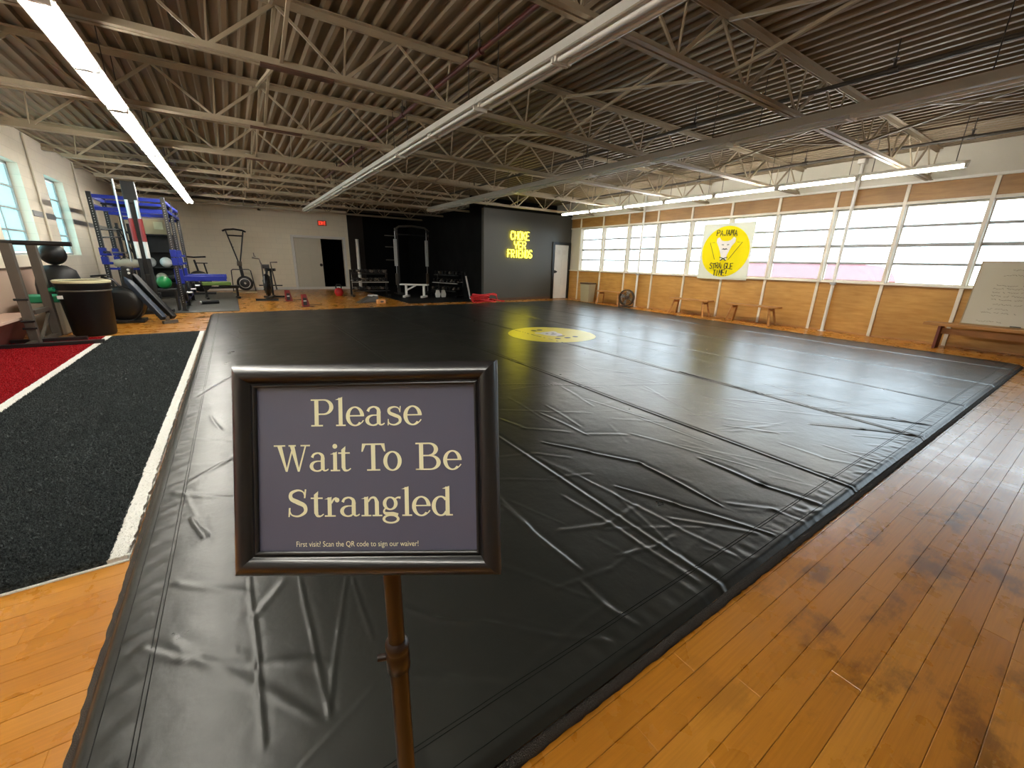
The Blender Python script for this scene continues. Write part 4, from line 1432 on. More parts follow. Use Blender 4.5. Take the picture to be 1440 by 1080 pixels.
STROKE = {
    'A': [[(0, 0), (.5, 1), (1, 0)], [(.2, .38), (.8, .38)]], 'C': [[(1, .85), (.7, 1), (.3, 1), (0, .75), (0, .25), (.3, 0), (.7, 0), (1, .15)]],
    'D': [[(0, 0), (0, 1), (.55, 1), (1, .7), (1, .3), (.55, 0), (0, 0)]], 'E': [[(1, 1), (0, 1), (0, 0), (1, 0)], [(0, .52), (.8, .52)]],
    'F': [[(1, 1), (0, 1), (0, 0)], [(0, .52), (.8, .52)]], 'G': [[(1, .85), (.7, 1), (.3, 1), (0, .75), (0, .25), (.3, 0), (.7, 0), (1, .2), (1, .48), (.6, .48)]],
    'H': [[(0, 0), (0, 1)], [(1, 0), (1, 1)], [(0, .5), (1, .5)]], 'I': [[(.5, 0), (.5, 1)]], 'J': [[(.9, 1), (.9, .25), (.6, 0), (.25, 0), (0, .25)]],
    'K': [[(0, 0), (0, 1)], [(1, 1), (0, .45)], [(.3, .6), (1, 0)]], 'L': [[(0, 1), (0, 0), (1, 0)]], 'M': [[(0, 0), (.1, 1), (.5, .35), (.9, 1), (1, 0)]],
    'N': [[(0, 0), (0, 1), (1, 0), (1, 1)]], 'O': [[(.3, 1), (.7, 1), (1, .75), (1, .25), (.7, 0), (.3, 0), (0, .25), (0, .75), (.3, 1)]],
    'P': [[(0, 0), (0, 1), (.7, 1), (1, .85), (1, .62), (.7, .48), (0, .48)]], 'R': [[(0, 0), (0, 1), (.7, 1), (1, .85), (1, .62), (.7, .48), (0, .48)], [(.5, .48), (1, 0)]],
    'S': [[(1, .85), (.7, 1), (.3, 1), (0, .8), (.1, .6), (.9, .4), (1, .2), (.7, 0), (.3, 0), (0, .15)]], 'T': [[(0, 1), (1, 1)], [(.5, 1), (.5, 0)]],
    'X': [[(0, 0), (1, 1)], [(0, 1), (1, 0)]], 'Y': [[(0, 1), (0, .6), (.5, .45), (1, .6), (1, 1)], [(.5, .45), (.5, 0)]], '!': [[(.5, 1), (.45, .35)], [(.45, .1), (.45, 0)]],
}


def stroke_text(word, x0, x1, z0, z1, fx, r, material, parent, name, gap=0.28, n=6, jit=0.0):
    k = len(word)
    w = (x1 - x0) / (k + gap * (k - 1))
    x = x0
    for ch in word:
        b = MB()
        dz = random.uniform(-jit, jit)
        for pl in STROKE[ch]: b.tube([fx(x + w * a, z0 + dz + (z1 - z0) * c) for a, c in pl], r, n)
        b.build(name, material, parent)
        x += w * (1 + gap)


bfx = lambda a, c: (-0.014, -a, c)
stroke_text('PAJAMA', -0.28, 0.26, 0.39, 0.53, bfx, 0.0095, M['logo_black'], sheet, 'letter', jit=0.012)
stroke_text('STRANGLE', -0.34, 0.28, -0.43, -0.285, bfx, 0.0095, M['logo_black'], sheet, 'letter', jit=0.012)
stroke_text('TIME!', -0.22, 0.17, -0.61, -0.465, bfx, 0.0105, M['logo_black'], sheet, 'letter', jit=0.012)
tri = MB()
for pl in ([(-0.30, 0.23), (-0.43, 0.23), (-0.24, -0.20)], [(0.30, 0.23), (0.43, 0.23), (0.13, -0.20)]): tri.tube([bfx(*q) for q in pl], 0.006, 5)
tri.build('triangle_line', M['logo_black'], sheet)


def flat_shape(pts, d, material, name, parent):
    b = MB()
    n = len(pts)
    b.add([(d, -y, z) for y, z in pts] + [(d + 0.003, -y, z) for y, z in pts], [tuple(range(n)), tuple(range(2 * n - 1, n - 1, -1))] + [(i, n + i, n + (i + 1) % n, (i + 1) % n) for i in range(n)])
    return b.build(name, material, parent)


em = [(-0.08, -0.12), (-0.13, 0.02), (-0.19, 0.14), (-0.25, 0.24), (-0.25, 0.33), (-0.19, 0.36), (-0.12, 0.28), (-0.05, 0.26), (0.05, 0.26), (0.12, 0.28), (0.19, 0.36), (0.25, 0.33), (0.25, 0.24), (0.17, 0.14), (0.12, 0.02), (0.07, -0.12), (0.09, -0.20), (-0.10, -0.20)]
emb = flat_shape(em, -0.016, M['logo_white'], 'emblem', sheet)
flat_shape([(-0.085, 0.05), (-0.04, 0.085), (0, 0.07), (0.04, 0.085), (0.085, 0.05), (0.04, 0.055), (0, 0.045), (-0.04, 0.055)], -0.021, M['logo_black'], 'emblem_mark', emb)
for s in (-1, 1):
    flat_shape([(s * 0.04, 0.15), (s * 0.10, 0.16), (s * 0.10, 0.19), (s * 0.04, 0.185)], -0.021, M['steel_grey'], 'emblem_mark', emb)
    flat_shape([(0, -0.16), (s * 0.11, -0.13), (s * 0.11, -0.15), (s * 0.03, -0.17), (s * 0.09, -0.23), (s * 0.06, -0.23), (0, -0.185)], -0.021, M['logo_black'], 'emblem_mark', emb)

# ================================================================== NEON, EXIT
ne = empty('neon_sign', (8.50, YG - 0.045, 1.90))
tag(ne, 'glowing yellow neon sign reading CHOKE YER FRIENDS on grey wall', 'sign')
nfx = lambda a, c: (a, 0, c)
stroke_text('CHOKE', -0.40, 0.36, 0.16, 0.42, nfx, 0.0135, M['neon'], ne, 'neon_letter', 0.36)
stroke_text('YER', -0.25, 0.22, -0.13, 0.10, nfx, 0.0135, M['neon'], ne, 'neon_letter', 0.36)
stroke_text('FRIENDS', -0.52, 0.50, -0.43, -0.18, nfx, 0.0135, M['neon'], ne, 'neon_letter', 0.36)
bk = MB()
for (a, b_, z) in ((-0.3, 0.3, 0.3), (-0.2, 0.2, 0.0), (-0.45, 0.45, -0.3)):
    for x in (a, b_): bk.cyl((x, 0.0, z), (x, 0.044, z), 0.008, 6)
bk.build('standoff', M['black_metal'], ne)

ex = empty('exit_sign', (3.36, YB - 0.035, 2.67))
tag(ex, 'small red lit EXIT sign above the doorway', 'sign')
MB().box(-0.17, 0.17, -0.03, 0.035, -0.10, 0.10).build('housing', M['exit_box'], ex, bevel=0.008)
stroke_text('EXIT', -0.12, 0.12, -0.06, 0.06, lambda a, c: (a, -0.036, c), 0.010, M['exit'], ex, 'letter', 0.35, 5)
# ================================================================== LEFT GYM EQUIPMENT
rf = MB().box(XL + 0.02, 0.0, 11.98, 18.2, 0.0, 0.012)
tag(rf.build('rubber_mat', M['rubber_floor']), 'dark rubber floor mat under the blue training rack', 'mat')
tag(MB().box(4.4, XG - 0.01, 12.25, YB - 0.07, 0.0, 0.012).build('rubber_mat', M['rubber_black']), 'black rubber floor of the dark alcove', 'mat')

# ---- rig
RX = (-2.25, -1.08)
RYs = (12.4, 13.6, 15.2)
rg = empty('training_rack', (0, 0, 0.012))
tag(rg, 'tall black training rack with blue crossbeams by the left wall', 'rack')
ZP = 2.48
postm = MB().box(-0.038, 0.038, -0.038, 0.038, 0, ZP).mesh('post', M['black_metal'])
hol = MB()
for k in range(44):
    z = 0.2 + k * 0.05
    for s in (-1, 1): hol.cyl((0, s * 0.0385, z), (0, s * 0.0392, z), 0.011, 6)
    for s in (-1, 1): hol.cyl((s * 0.0385, 0, z), (s * 0.0392, 0, z), 0.011, 6)
holm = hol.mesh('hole_rings', M['steel_grey'])
for x in RX:
    for y in RYs:
        o = link('post', postm, rg)
        o.location = (x, y, 0)
        tag(link('hole_rings', holm, o), kind='stuff')
        MB().box(x - 0.07, x + 0.07, y - 0.07, y + 0.07, 0, 0.01).build('foot_plate', M['black_metal'], rg)
for y in RYs:
    for z in (ZP - 0.08, ZP - 0.32): MB().box(RX[0] + 0.04, RX[1] - 0.04, y - 0.03, y + 0.03, z - 0.035, z + 0.035).build('blue_crossbeam', M['blue'], rg)
for x in RX:
    for z in (ZP - 0.08, ZP - 0.26):
        for a, b_ in ((RYs[0], RYs[1]), (RYs[1], RYs[2])): MB().box(x - 0.03, x + 0.03, a + 0.04, b_ - 0.04, z - 0.03, z + 0.03).build('blue_crossbeam', M['blue'], rg)
    for a, b_ in ((RYs[0], RYs[1]), (RYs[1], RYs[2])):
        MB().box(x - 0.03, x + 0.03, a + 0.04, b_ - 0.04, 0.16, 0.26).build('blue_crossbeam', M['blue'], rg)
MB().cyl((RX[0], 13.25, ZP - 0.15), (RX[1], 13.25, ZP - 0.15), 0.018, 10).build('pull_up_bar', M['black_metal'], rg)
MB().cyl((RX[0], 14.3, ZP - 0.1), (RX[1], 14.3, ZP - 0.1), 0.018, 10).build('pull_up_bar', M['black_metal'], rg)
for x in RX:
    for y, z in ((RYs[0], 1.30), (RYs[1], 1.30), (RYs[0], 1.12), (RYs[1], 1.12)):
        b = MB().box(x - 0.055, x + 0.055, y - 0.06, y + 0.06, z - 0.08, z + 0.08)
        b.box(x + 0.055, x + 0.12, y - 0.05, y + 0.05, z - 0.08, z - 0.03)
        b.build('bar_hook', M['blue'], rg, bevel=0.006)
for y in (12.45, 13.65):
    MB().box(RX[1] + 0.04, RX[1] + 0.92, y - 0.04, y + 0.04, 0.68, 0.80).box(RX[1] - 0.06, RX[1] + 0.10, y - 0.07, y + 0.07, 0.62, 0.95).build('spotter_arm', M['blue'], rg, bevel=0.006)
for (y, z) in ((12.9, 1.75), (13.2, 1.6)):
    MB().tube([(RX[0] - 0.02, y - 0.4, z), (RX[0] + 0.25, y, z + 0.03), (RX[0] + 0.3, y + 0.4, z - 0.3)], 0.016, 8).build('storage_arm', M['black_metal'], rg)

MB().box(RX[0] + 0.04, RX[0] + 0.62, 12.37, 12.43, 0.93, 0.97).build('blue_crossbeam', M['blue'], rg)
for s_ in (0.10, 0.3, 0.5): MB().box(RX[0] + s_, RX[0] + s_ + 0.05, 13.57, 13.63, 0.3, 1.95).build('inner_upright', M['black_metal'], rg)
MB().tube([(RX[0] + 0.1, 13.5, 1.85), (RX[0] + 0.4, 13.4, 1.7), (RX[0] + 0.62, 13.4, 1.72)], 0.02, 8).build('storage_arm', M['black_metal'], rg)
MB().tube([(RX[0] + 0.2, 13.5, 1.6), (RX[0] + 0.5, 13.35, 1.42), (RX[0] + 0.6, 13.35, 1.2)], 0.03, 8).build('storage_arm', M['black_metal'], rg)
e = empty('gym_bag', (RX[0] + 0.34, 12.40, 0.012 + 0.972))
tag(e, 'grey bag lying on the low blue bar of the rack', 'bag')
MB().lathe([(0.0, -0.22), (0.07, -0.21), (0.095, -0.1), (0.10, 0.1), (0.07, 0.21), (0.0, 0.22)], (0, 0, 0.095), (1, 0, 0), 16).build('body', M['clear'], e)
MB().tube([(-0.1, -0.05, 0.17), (0, -0.03, 0.24), (0.1, -0.05, 0.17)], 0.01, 6).build('handle', M['black_rubber'], e)
for i_, (yy_, rr_, mm_) in enumerate(((13.72, 0.20, 'black_rubber'), (13.80, 0.17, 'dark_red'), (13.88, 0.20, 'black_rubber'))):
    e = empty('stored_plate', (RX[0] + 0.42, yy_, 0.012))
    tag(e, ('black plate standing on the mat inside the rack, nearest', 'dark red plate standing between two black plates inside the rack', 'black plate standing on the mat inside the rack, farthest')[i_], 'plate', 'plates inside the rack')
    MB().lathe([(0.025, -0.03), (rr_ * 0.8, -0.02), (rr_, -0.03), (rr_, 0.03), (rr_ * 0.8, 0.02), (0.025, 0.03), (0.025, -0.03)], (0, 0, rr_), (0, 1, 0), 24).build('disc', M[mm_], e)
    MB().lathe([(0.025, -0.034), (0.05, -0.034), (0.05, 0.034), (0.025, 0.034)], (0, 0, rr_), (0, 1, 0), 16).build('hub', M['silver'], e)

# barbell on the hooks
bb_ = empty('barbell', (RX[0] + 0.14, 13.0, 1.30))
tag(bb_, 'steel barbell racked across the blue hooks', 'barbell')
MB().cyl((0, -0.9, 0), (0, 0.9, 0), 0.014, 10).build('shaft', M['silver'], bb_)
for s in (-1, 1): MB().cyl((0, s * 0.9, 0), (0, s * 1.28, 0), 0.025, 12).build('sleeve', M['black_metal'], bb_)

# tall column machine with red and white cylinders
e = empty('climbing_machine', (-1.56, 12.05, 0.012))
tag(e, 'tall black machine with paired red and white tubes before the rack', 'machine')
MB().box(-0.11, 0.11, -0.06, 0.06, 2.28, 2.70).build('head', M['black_metal'], e, bevel=0.01)
MB().box(-0.05, 0.05, 0.0, 0.09, 0.1, 2.6).build('mast', M['black_metal'], e, bevel=0.006)
for s in (-1, 1):
    x = s * 0.075
    tb = MB().cyl((x, -0.05, 1.98), (x, -0.05, 2.34), 0.032, 12).build('tube', M['silver'], e)
    MB().cyl((x, -0.05, 1.52), (x, -0.05, 1.98), 0.042, 12).build('red_sleeve', M['dark_red'], tb)
    MB().cyl((x, -0.05, 1.18), (x, -0.05, 1.52), 0.040, 12).build('white_sleeve', M['white_plastic'], tb)
    MB().box(x - 0.03, x + 0.03, -0.09, -0.02, 0.35, 1.18).build('rail', M['black_metal'], e, bevel=0.005)
    MB().box(x - 0.02 + s * 0.06, x + 0.02 + s * 0.06, -0.22, -0.06, 0.42, 0.46).build('pedal', M['black_metal'], e)
MB().cyl((-0.22, -0.02, 1.1), (-0.22, -0.02, 2.72), 0.016, 8).build('side_pole', M['silver'], e)
MB().box(-0.3, 0.3, -0.06, 0.25, 0.0, 0.07).build('base', M['black_metal'], e, bevel=0.01)
MB().box(-0.10, 0.10, -0.05, 0.1, 0.07, 0.85).build('lower_housing', M['black_metal'], e, bevel=0.02)

# storage shelf behind, its box, balls
e = empty('storage_shelf', (-1.58, 14.55, 0.012))
tag(e, 'black shelf unit inside the rack holding balls', 'shelf')
for sx in (-0.4, 0.4):
    for sy in (-0.2, 0.2): MB().box(sx - 0.02, sx + 0.02, sy - 0.02, sy + 0.02, 0, 1.75).build('post', M['black_metal'], e)
for z in (0.12, 0.52, 0.92, 1.32, 1.74): MB().box(-0.42, 0.42, -0.22, 0.22, z, z + 0.025).build('shelf_board', M['black_metal'] if z > 0.2 else M['grey_steel'], e)
MB().box(-0.42, 0.42, 0.2, 0.22, 0.1, 1.76).build('back_panel', M['black_metal'], e)
e = empty('storage_box', (-1.55, 14.5, 0.012 + 1.766))
tag(e, 'tan cardboard box on top of the black shelf unit', 'box')
MB().box(-0.28, 0.28, -0.18, 0.18, 0, 0.36).build('body', M['tan'], e, bevel=0.006)
MB().box(0.02, 0.20, -0.185, -0.18, 0.12, 0.30).build('paper_label', M['bag'], e)
MB().box(-0.29, 0.29, -0.19, 0.19, 0.33, 0.37).build('lid', M['tan'], e)


def med_ball(loc, r, mat, label, group='balls on the rack shelf', band=None):
    e = empty('medicine_ball', loc)
    tag(e, label, 'ball', group)
    MB().ball((0, 0, r), r, n=20, m=14).build('ball', M[mat], e)
    MB().tube([(r * 1.002 * math.cos(t), 0.15 * r * 0 + r * 1.002 * math.sin(t) * 0.0, r + r * 1.002 * math.sin(t)) for t in [2 * PI * k / 30 for k in range(30)]], 0.004, 4, closed=True).build('seam', M[band or mat], e)


med_ball((-1.38, 12.62, 0.012 + 0.502), 0.14, 'green', 'green slam ball in front of the rack shelf')
b = empty('ball_stand', (-1.40, 12.62, 0.012))
tag(b, 'low black stand under the green slam ball', 'stand')
MB().box(-0.22, 0.22, -0.17, 0.17, 0.44, 0.50).build('top', M['black_metal'], b, bevel=0.008)
for sx in (-1, 1): MB().box(sx * 0.2 - 0.02, sx * 0.2 + 0.02, -0.15, 0.15, 0, 0.44).build('leg', M['black_metal'], b)
for i, (x, z, m_) in enumerate(((-1.78, 0.945, 'white_plastic'), (-1.45, 0.945, 'white_plastic'), (-1.6, 0.545, 'clear'), (-1.35, 0.545, 'black_rubber'), (-1.85, 0.545, 'black_rubber'))):
    med_ball((x, 14.45, 0.012 + z), 0.125, m_, ('white ball on the middle rack shelf, left one', 'white ball on the middle rack shelf, right one', 'pale ball on the lower rack shelf', 'black ball on the lower rack shelf, right one', 'black ball on the lower rack shelf, left one')[i])

# kettlebells by the rack posts


def kettlebell(loc, r, mat, label, group, rz=0):
    e = empty('kettlebell', loc, rz)
    tag(e, label, 'kettlebell', group)
    MB().lathe([(0, 0), (r * 0.7, 0), (r * 0.98, r * 0.6), (r, r * 1.0), (r * 0.75, r * 1.7), (0, r * 1.95)], n=16).build('bell', M[mat], e)
    MB().tube([(-r * 0.55, 0, r * 1.6), (-r * 0.62, 0, r * 2.2), (-r * 0.35, 0, r * 2.65), (r * 0.35, 0, r * 2.65), (r * 0.62, 0, r * 2.2), (r * 0.55, 0, r * 1.6)], r * 0.16, 8).build('handle', M['black_metal'], e)


# plates stored on the rack's right side
for i, (y, r) in enumerate(((12.4, 0.21), (13.6, 0.19), (15.2, 0.21))):
    e = empty('weight_plate', (RX[1] + 0.05, y, 0.012 + 0.42))
    tag(e, 'black weight plate hung low on the right rack posts, %s from the camera' % ORD[i], 'plate', 'plates on the rack')
    MB().lathe([(0.025, 0), (r * 0.5, 0.0), (r * 0.55, 0.012), (r * 0.85, 0.012), (r, 0.0), (r, 0.05), (0.025, 0.05), (0.025, 0)], (0.0, 0, 0), (1, 0, 0), 26).build('disc', M['black_rubber'], e)
    MB().cyl((-0.06, 0, 0), (0.16, 0, 0), 0.022, 10).build('peg', M['silver'], e)

# green padded bench beyond the rack
e = empty('weight_bench', (-0.42, 15.6, 0.012), math.radians(8))
tag(e, 'black weight bench with an olive green pad beside the rack', 'bench')
MB().box(-0.42, 0.30, -0.16, 0.16, 0.40, 0.50).build('pad', M['olive'], e, bevel=0.02)
MB().box(0.0, 0.55, -0.14, 0.14, 0.33, 0.39).build('seat', M['black_rubber'], e, bevel=0.02)
for x in (-0.35, 0.45):
    MB().bar((x, 0, 0.03), (x, 0, 0.35), 0.06).build('leg', M['black_metal'], e)
    MB().bar((x, -0.26, 0.03), (x, 0.26, 0.03), 0.06).build('foot', M['black_metal'], e)
MB().bar((-0.4, 0, 0.33), (0.5, 0, 0.33), 0.06).build('spine', M['black_metal'], e)

# small dark slider and ball on the rubber mat
e = empty('foam_roller', (-0.62, 13.9, 0.012), math.radians(20))
tag(e, 'small black roller with a white cap lying on the rubber mat', 'roller')
MB().cyl((-0.22, 0, 0.05), (0.18, 0, 0.05), 0.05, 14).build('roller', M['black_rubber'], e)
MB().cyl((-0.25, 0, 0.05), (-0.22, 0, 0.05), 0.04, 14).build('cap', M['white_plastic'], e)

# far air bike partly behind the rack
e = empty('exercise_bike', (-0.98, 17.6, 0.012))
tag(e, 'black exercise bike against the back wall behind the rack', 'bike')
MB().lathe([(0.05, -0.05), (0.33, -0.05), (0.35, 0.0), (0.33, 0.05), (0.05, 0.05), (0.05, -0.05)], (0, 0, 0.42), (0.3, 1, 0), 26).build('fan_wheel', M['black_metal'], e)
MB().tube([(0.05, 0, 0.1), (0.0, 0, 0.8), (-0.05, 0, 1.12)], 0.03, 8).build('mast', M['black_metal'], e)
MB().tube([(-0.3, -0.1, 1.22), (-0.05, 0.0, 1.2), (0.28, -0.1, 1.22)], 0.025, 8).build('handlebar', M['black_rubber'], e)
MB().tube([(0.26, 0, 0.5), (0.20, 0, 1.0)], 0.022, 8).box(0.0, 0.30, -0.08, 0.08, 1.0, 1.03).build('seat_post', M['black_metal'], e)
MB().box(-0.35, 0.4, -0.25, 0.25, 0.0, 0.06).build('base', M['black_metal'], e)

# ---- rower
e = empty('rowing_machine', (-1.62, 10.75, 0))
tag(e, 'black air rowing machine with sloping rails beside the bin', 'rower')
fcx, fcz = -0.22, 0.36
MB().lathe([(0.0, -0.13), (0.20, -0.13), (0.30, -0.10), (0.33, -0.05), (0.33, 0.05), (0.30, 0.10), (0.20, 0.13), (0.0, 0.13)], (fcx, 0, fcz), (0.25, 1, 0), 30).build('flywheel_cage', M['black_metal'], e)
for s in (-1, 1): MB().lathe([(0.30, 0), (0.315, 0.01), (0.33, 0)], (fcx + s * 0.02, s * 0.12, fcz), (0.25, 1, 0), 30).build('rim', M['black_metal'], e)
MB().bar((-0.14, 0.02, 0.86), (0.38, -0.50, 0.10), 0.09, 0.10).build('rail', M['navy'], e, bevel=0.01)
MB().bar((0.0, 0.06, 0.88), (0.52, -0.42, 0.10), 0.09, 0.10).build('rail', M['black_metal'], e, bevel=0.01)
MB().bar((-0.02, -0.02, 0.70), (0.20, -0.22, 0.42), 0.16, 0.05).build('seat', M['black_rubber'], e, bevel=0.015)
MB().bar((0.36, -0.56, 0.03), (0.56, -0.40, 0.03), 0.06, 0.06).box(0.40, 0.46, -0.50, -0.42, 0.03, 0.14).build('rear_foot', M['grey_steel'], e)
MB().box(-0.50, 0.05, -0.2, 0.2, 0.0, 0.06).build('front_foot', M['black_metal'], e, bevel=0.01)
MB().tube([(-0.18, 0, 0.6), (-0.30, 0.0, 0.80), (-0.45, 0, 0.86)], 0.022, 8).build('monitor_arm', M['black_metal'], e)
MB().bar((-0.58, 0, 0.87), (-0.36, 0, 0.89), 0.16, 0.03).build('monitor', M['black_metal'], e, bevel=0.006)
MB().bar((-0.14, 0.05, 0.5), (-0.06, 0.05, 1.05), 0.16, 0.2).build('upright', M['black_metal'], e, bevel=0.02)
for z in (0.98, 1.04): MB().ball((-0.04, -0.06, z - 0.05), 0.022, n=10, m=6).build('bolt', M['white_plastic'], e)

# ---- squat stand with the long bar
e = empty('squat_stand', (0, 0, 0.026))
tag(e, 'taupe steel squat stand with a black bar across the top', 'rack')
for (x, y) in ((-2.49, 8.52), (-2.43, 9.18)):
    MB().box(x - 0.05, x + 0.05, y - 0.05, y + 0.05, 0.0, 1.36).build('upright', M['grey_steel'], e, bevel=0.006)
MB().box(-2.76, -1.72, 8.16, 8.24, 0.0, 0.05).build('base_rail', M['black_metal'], e, bevel=0.005)
MB().box(-2.76, -1.98, 8.58, 8.66, 0.0, 0.05).build('base_rail', M['black_metal'], e, bevel=0.005)
MB().box(-2.52, -2.46, 8.24, 8.58, 0.0, 0.05).box(-2.46, -2.40, 8.66, 9.13, 0.0, 0.05).build('side_rail', M['grey_steel'], e)
MB().box(-2.50, -2.42, 8.57, 9.13, 0.40, 0.46).build('cross_rail', M['grey_steel'], e, bevel=0.004)
MB().bar((-2.46, 8.6, 0.02), (-2.44, 9.1, 0.36), 0.03).build('brace', M['grey_steel'], e)
MB().cyl((-2.9, 8.80, 1.375), (-1.92, 8.80, 1.375), 0.032, 12).build('top_bar', M['black_metal'], e)
for z in (0.22, 0.32, 0.62): MB().cyl((-2.56, 8.46, z), (-2.42, 8.46, z), 0.016, 8).build('peg', M['black_metal'], e)

# ---- black bin with liner
e = empty('trash_can', (-2.02, 9.28, 0))
tag(e, 'large black bin with a pale liner edge and green handle', 'bin')
b = MB()
prof2 = [(0.0, 0.0), (0.24, 0.0), (0.26, 0.03), (0.315, 0.78), (0.325, 0.80), (0.325, 0.86), (0.30, 0.86), (0.29, 0.8), (0.23, 0.1), (0, 0.1)]
b.lathe(prof2, n=28)
b.build('body', M['black_rubber'], e)
MB().lathe([(0.30, 0.855), (0.318, 0.875), (0.338, 0.865), (0.332, 0.83)], n=28).build('liner_edge', M['bag'], e)
MB().lathe([(0.318, 0.70), (0.326, 0.705), (0.326, 0.72), (0.32, 0.725)], n=28).build('rib', M['grey_steel'], e)
hd = MB().tube([(-0.30, -0.14, 0.74), (-0.37, -0.12, 0.72), (-0.37, 0.10, 0.72), (-0.30, 0.12, 0.74)], 0.035, 8).build('handle', M['green_lid'], e)
MB().box(-0.26, -0.20, -0.27, -0.25, 0.60, 0.65).build('sticker', M['white_plastic'], e)

# ---- green-lidded tub behind the stand
e = empty('storage_tub', (-2.62, 9.62, 0.0))
tag(e, 'clear tub with a green lid standing behind the squat stand', 'tub')
MB().box(-0.16, 0.24, -0.22, 0.22, 0.0, 0.52).build('body', M['clear'], e, bevel=0.03)
MB().box(-0.18, 0.26, -0.24, 0.24, 0.52, 0.62).build('lid', M['green_lid'], e, bevel=0.015)

# ---- stacked bags
e = empty('sandbag', (-2.52, 10.3, 0.0))
tag(e, 'bulging black sandbag slumped on a plinth below the window', 'bag')
prof3 = [(0.0, 0.0), (0.26, 0.02), (0.30, 0.3), (0.29, 0.75), (0.24, 0.98), (0.14, 1.06), (0.0, 1.08)]
MB().lathe(prof3, n=24).build('body', M['black_rubber'], e)
for t in (0.6, 1.9): MB().tube([(0.30 * math.cos(t), -0.30 * abs(math.sin(t)), 0.5), (0.36 * math.cos(t), -0.36 * abs(math.sin(t)), 0.6), (0.30 * math.cos(t), -0.30 * abs(math.sin(t)), 0.72)], 0.014, 6).build('strap', M['rod'], e)
med_ball((-2.50, 10.27, 1.078), 0.17, 'black_rubber', 'shiny black ball resting on the sandbag', 'black balls', 'rod')

# ---- low pinkish box bench
e = empty('box_bench', (-2.70, 8.9, 0))
tag(e, 'pinkish wooden box bench at the left wall', 'bench')
vs = [(-0.22, -1.2, 0.0), (-0.10, -1.2, 0.0), (-0.10, 0.25, 0.0), (-0.22, 0.25, 0.0), (-0.22, -1.2, 0.36), (0.10, -1.2, 0.36), (0.10, 0.25, 0.36), (-0.22, 0.25, 0.36)]
MB().add(vs, [(3, 2, 1, 0), (4, 5, 6, 7), (0, 1, 5, 4), (1, 2, 6, 5), (2, 3, 7, 6), (3, 0, 4, 7)]).build('body', M['maroon'], e)
MB().box(-0.22, 0.13, -1.22, 0.28, 0.36, 0.40).build('lid', M['pinkwall'], e, bevel=0.005)

# ---- rope trainer before the back wall
e = empty('ski_trainer', (0.28, 18.35, 0))
tag(e, 'tall black pull trainer with a wheel on a wooden platform', 'machine')
MB().box(-0.38, 0.36, -0.5, 0.45, 0.0, 0.05).build('platform', M['tan'], e, bevel=0.006)
MB().lathe([(0.04, -0.05), (0.20, -0.05), (0.25, -0.03), (0.26, 0.0), (0.25, 0.03), (0.2, 0.05), (0.04, 0.05)], (0.03, -0.15, 0.33), (0.1, 1, 0), 30).build('wheel', M['black_metal'], e)
MB().lathe([(0.155, -0.062), (0.175, -0.062), (0.175, -0.05), (0.155, -0.05), (0.155, -0.062)], (0.03, -0.15, 0.33), (0.1, 1, 0), 30).build('white_ring', M['white_plastic'], e)
MB().ball((0.035, -0.215, 0.33), 0.022, n=10, m=6).build('hub', M['white_plastic'], e)
MB().bar((0.0, 0, 0.5), (-0.04, 0, 0.98), 0.10, 0.08).build('column', M['black_metal'], e, bevel=0.01)
MB().bar((-0.05, 0, 0.94), (-0.04, 0, 1.10), 0.15, 0.12).build('block', M['grey_steel'], e, bevel=0.01)
for x in (-0.30, 0.22): MB().tube([(-0.04 + (0.03 if x > 0 else -0.03), 0, 1.08), (x, 0, 2.14)], 0.022, 8).build('arm', M['black_metal'], e)
MB().tube([(-0.27, -0.02, 1.98), (0.20, -0.02, 1.98)], 0.024, 8).build('cross_bar', M['black_metal'], e)
MB().tube([(-0.40, -0.05, 2.12), (-0.3, -0.03, 2.17), (-0.05, 0, 2.2), (0.2, -0.03, 2.17), (0.30, -0.05, 2.12)], 0.03, 8).build('handle', M['black_rubber'], e)
MB().tube([(-0.36, -0.25, 0.05), (-0.33, -0.25, 0.78), (-0.28, -0.25, 0.82), (0.2, -0.25, 0.82), (0.26, -0.25, 0.78), (0.33, -0.25, 0.05)], 0.016, 8).build('hoop_frame', M['black_metal'], e)

# ---- air bike
e = empty('air_bike', (0.88, 15.0, 0), math.radians(-14))
tag(e, 'black fan air bike seen end-on in the middle of the wood floor', 'bike')
MB().lathe([(0.04, -0.05), (0.28, -0.06), (0.33, -0.03), (0.34, 0.0), (0.33, 0.03), (0.28, 0.06), (0.04, 0.05)], (0, -0.25, 0.46), (1, 0, 0), 28).build('fan_cage', M['black_metal'], e)
for k in range(7):
    t = 2 * PI * k / 7
    MB().bar((0, -0.25 + 0.05 * math.cos(t), 0.46 + 0.05 * math.sin(t)), (0.0, -0.25 + 0.31 * math.cos(t), 0.46 + 0.31 * math.sin(t)), 0.13, 0.02).build('fan_blade', M['black_metal'], e)
MB().tube([(0, -0.2, 0.75), (0, 0.0, 0.95), (0, 0.1, 1.0)], 0.035, 8).build('mast', M['black_metal'], e)
MB().box(-0.09, 0.09, -0.1, -0.05, 0.94, 1.06).build('console', M['black_metal'], e, bevel=0.01)
MB().tube([(-0.14, 0.1, 0.3), (-0.13, 0.0, 1.05), (-0.17, 0.0, 1.22), (-0.36, 0.05, 1.25)], 0.02, 8).build('handle_lever', M['grey_steel'], e)
MB().tube([(0.18, 0.1, 0.3), (0.13, 0.0, 0.95), (0.12, 0.0, 1.12), (0.30, 0.05, 1.13)], 0.02, 8).build('handle_lever', M['grey_steel'], e)
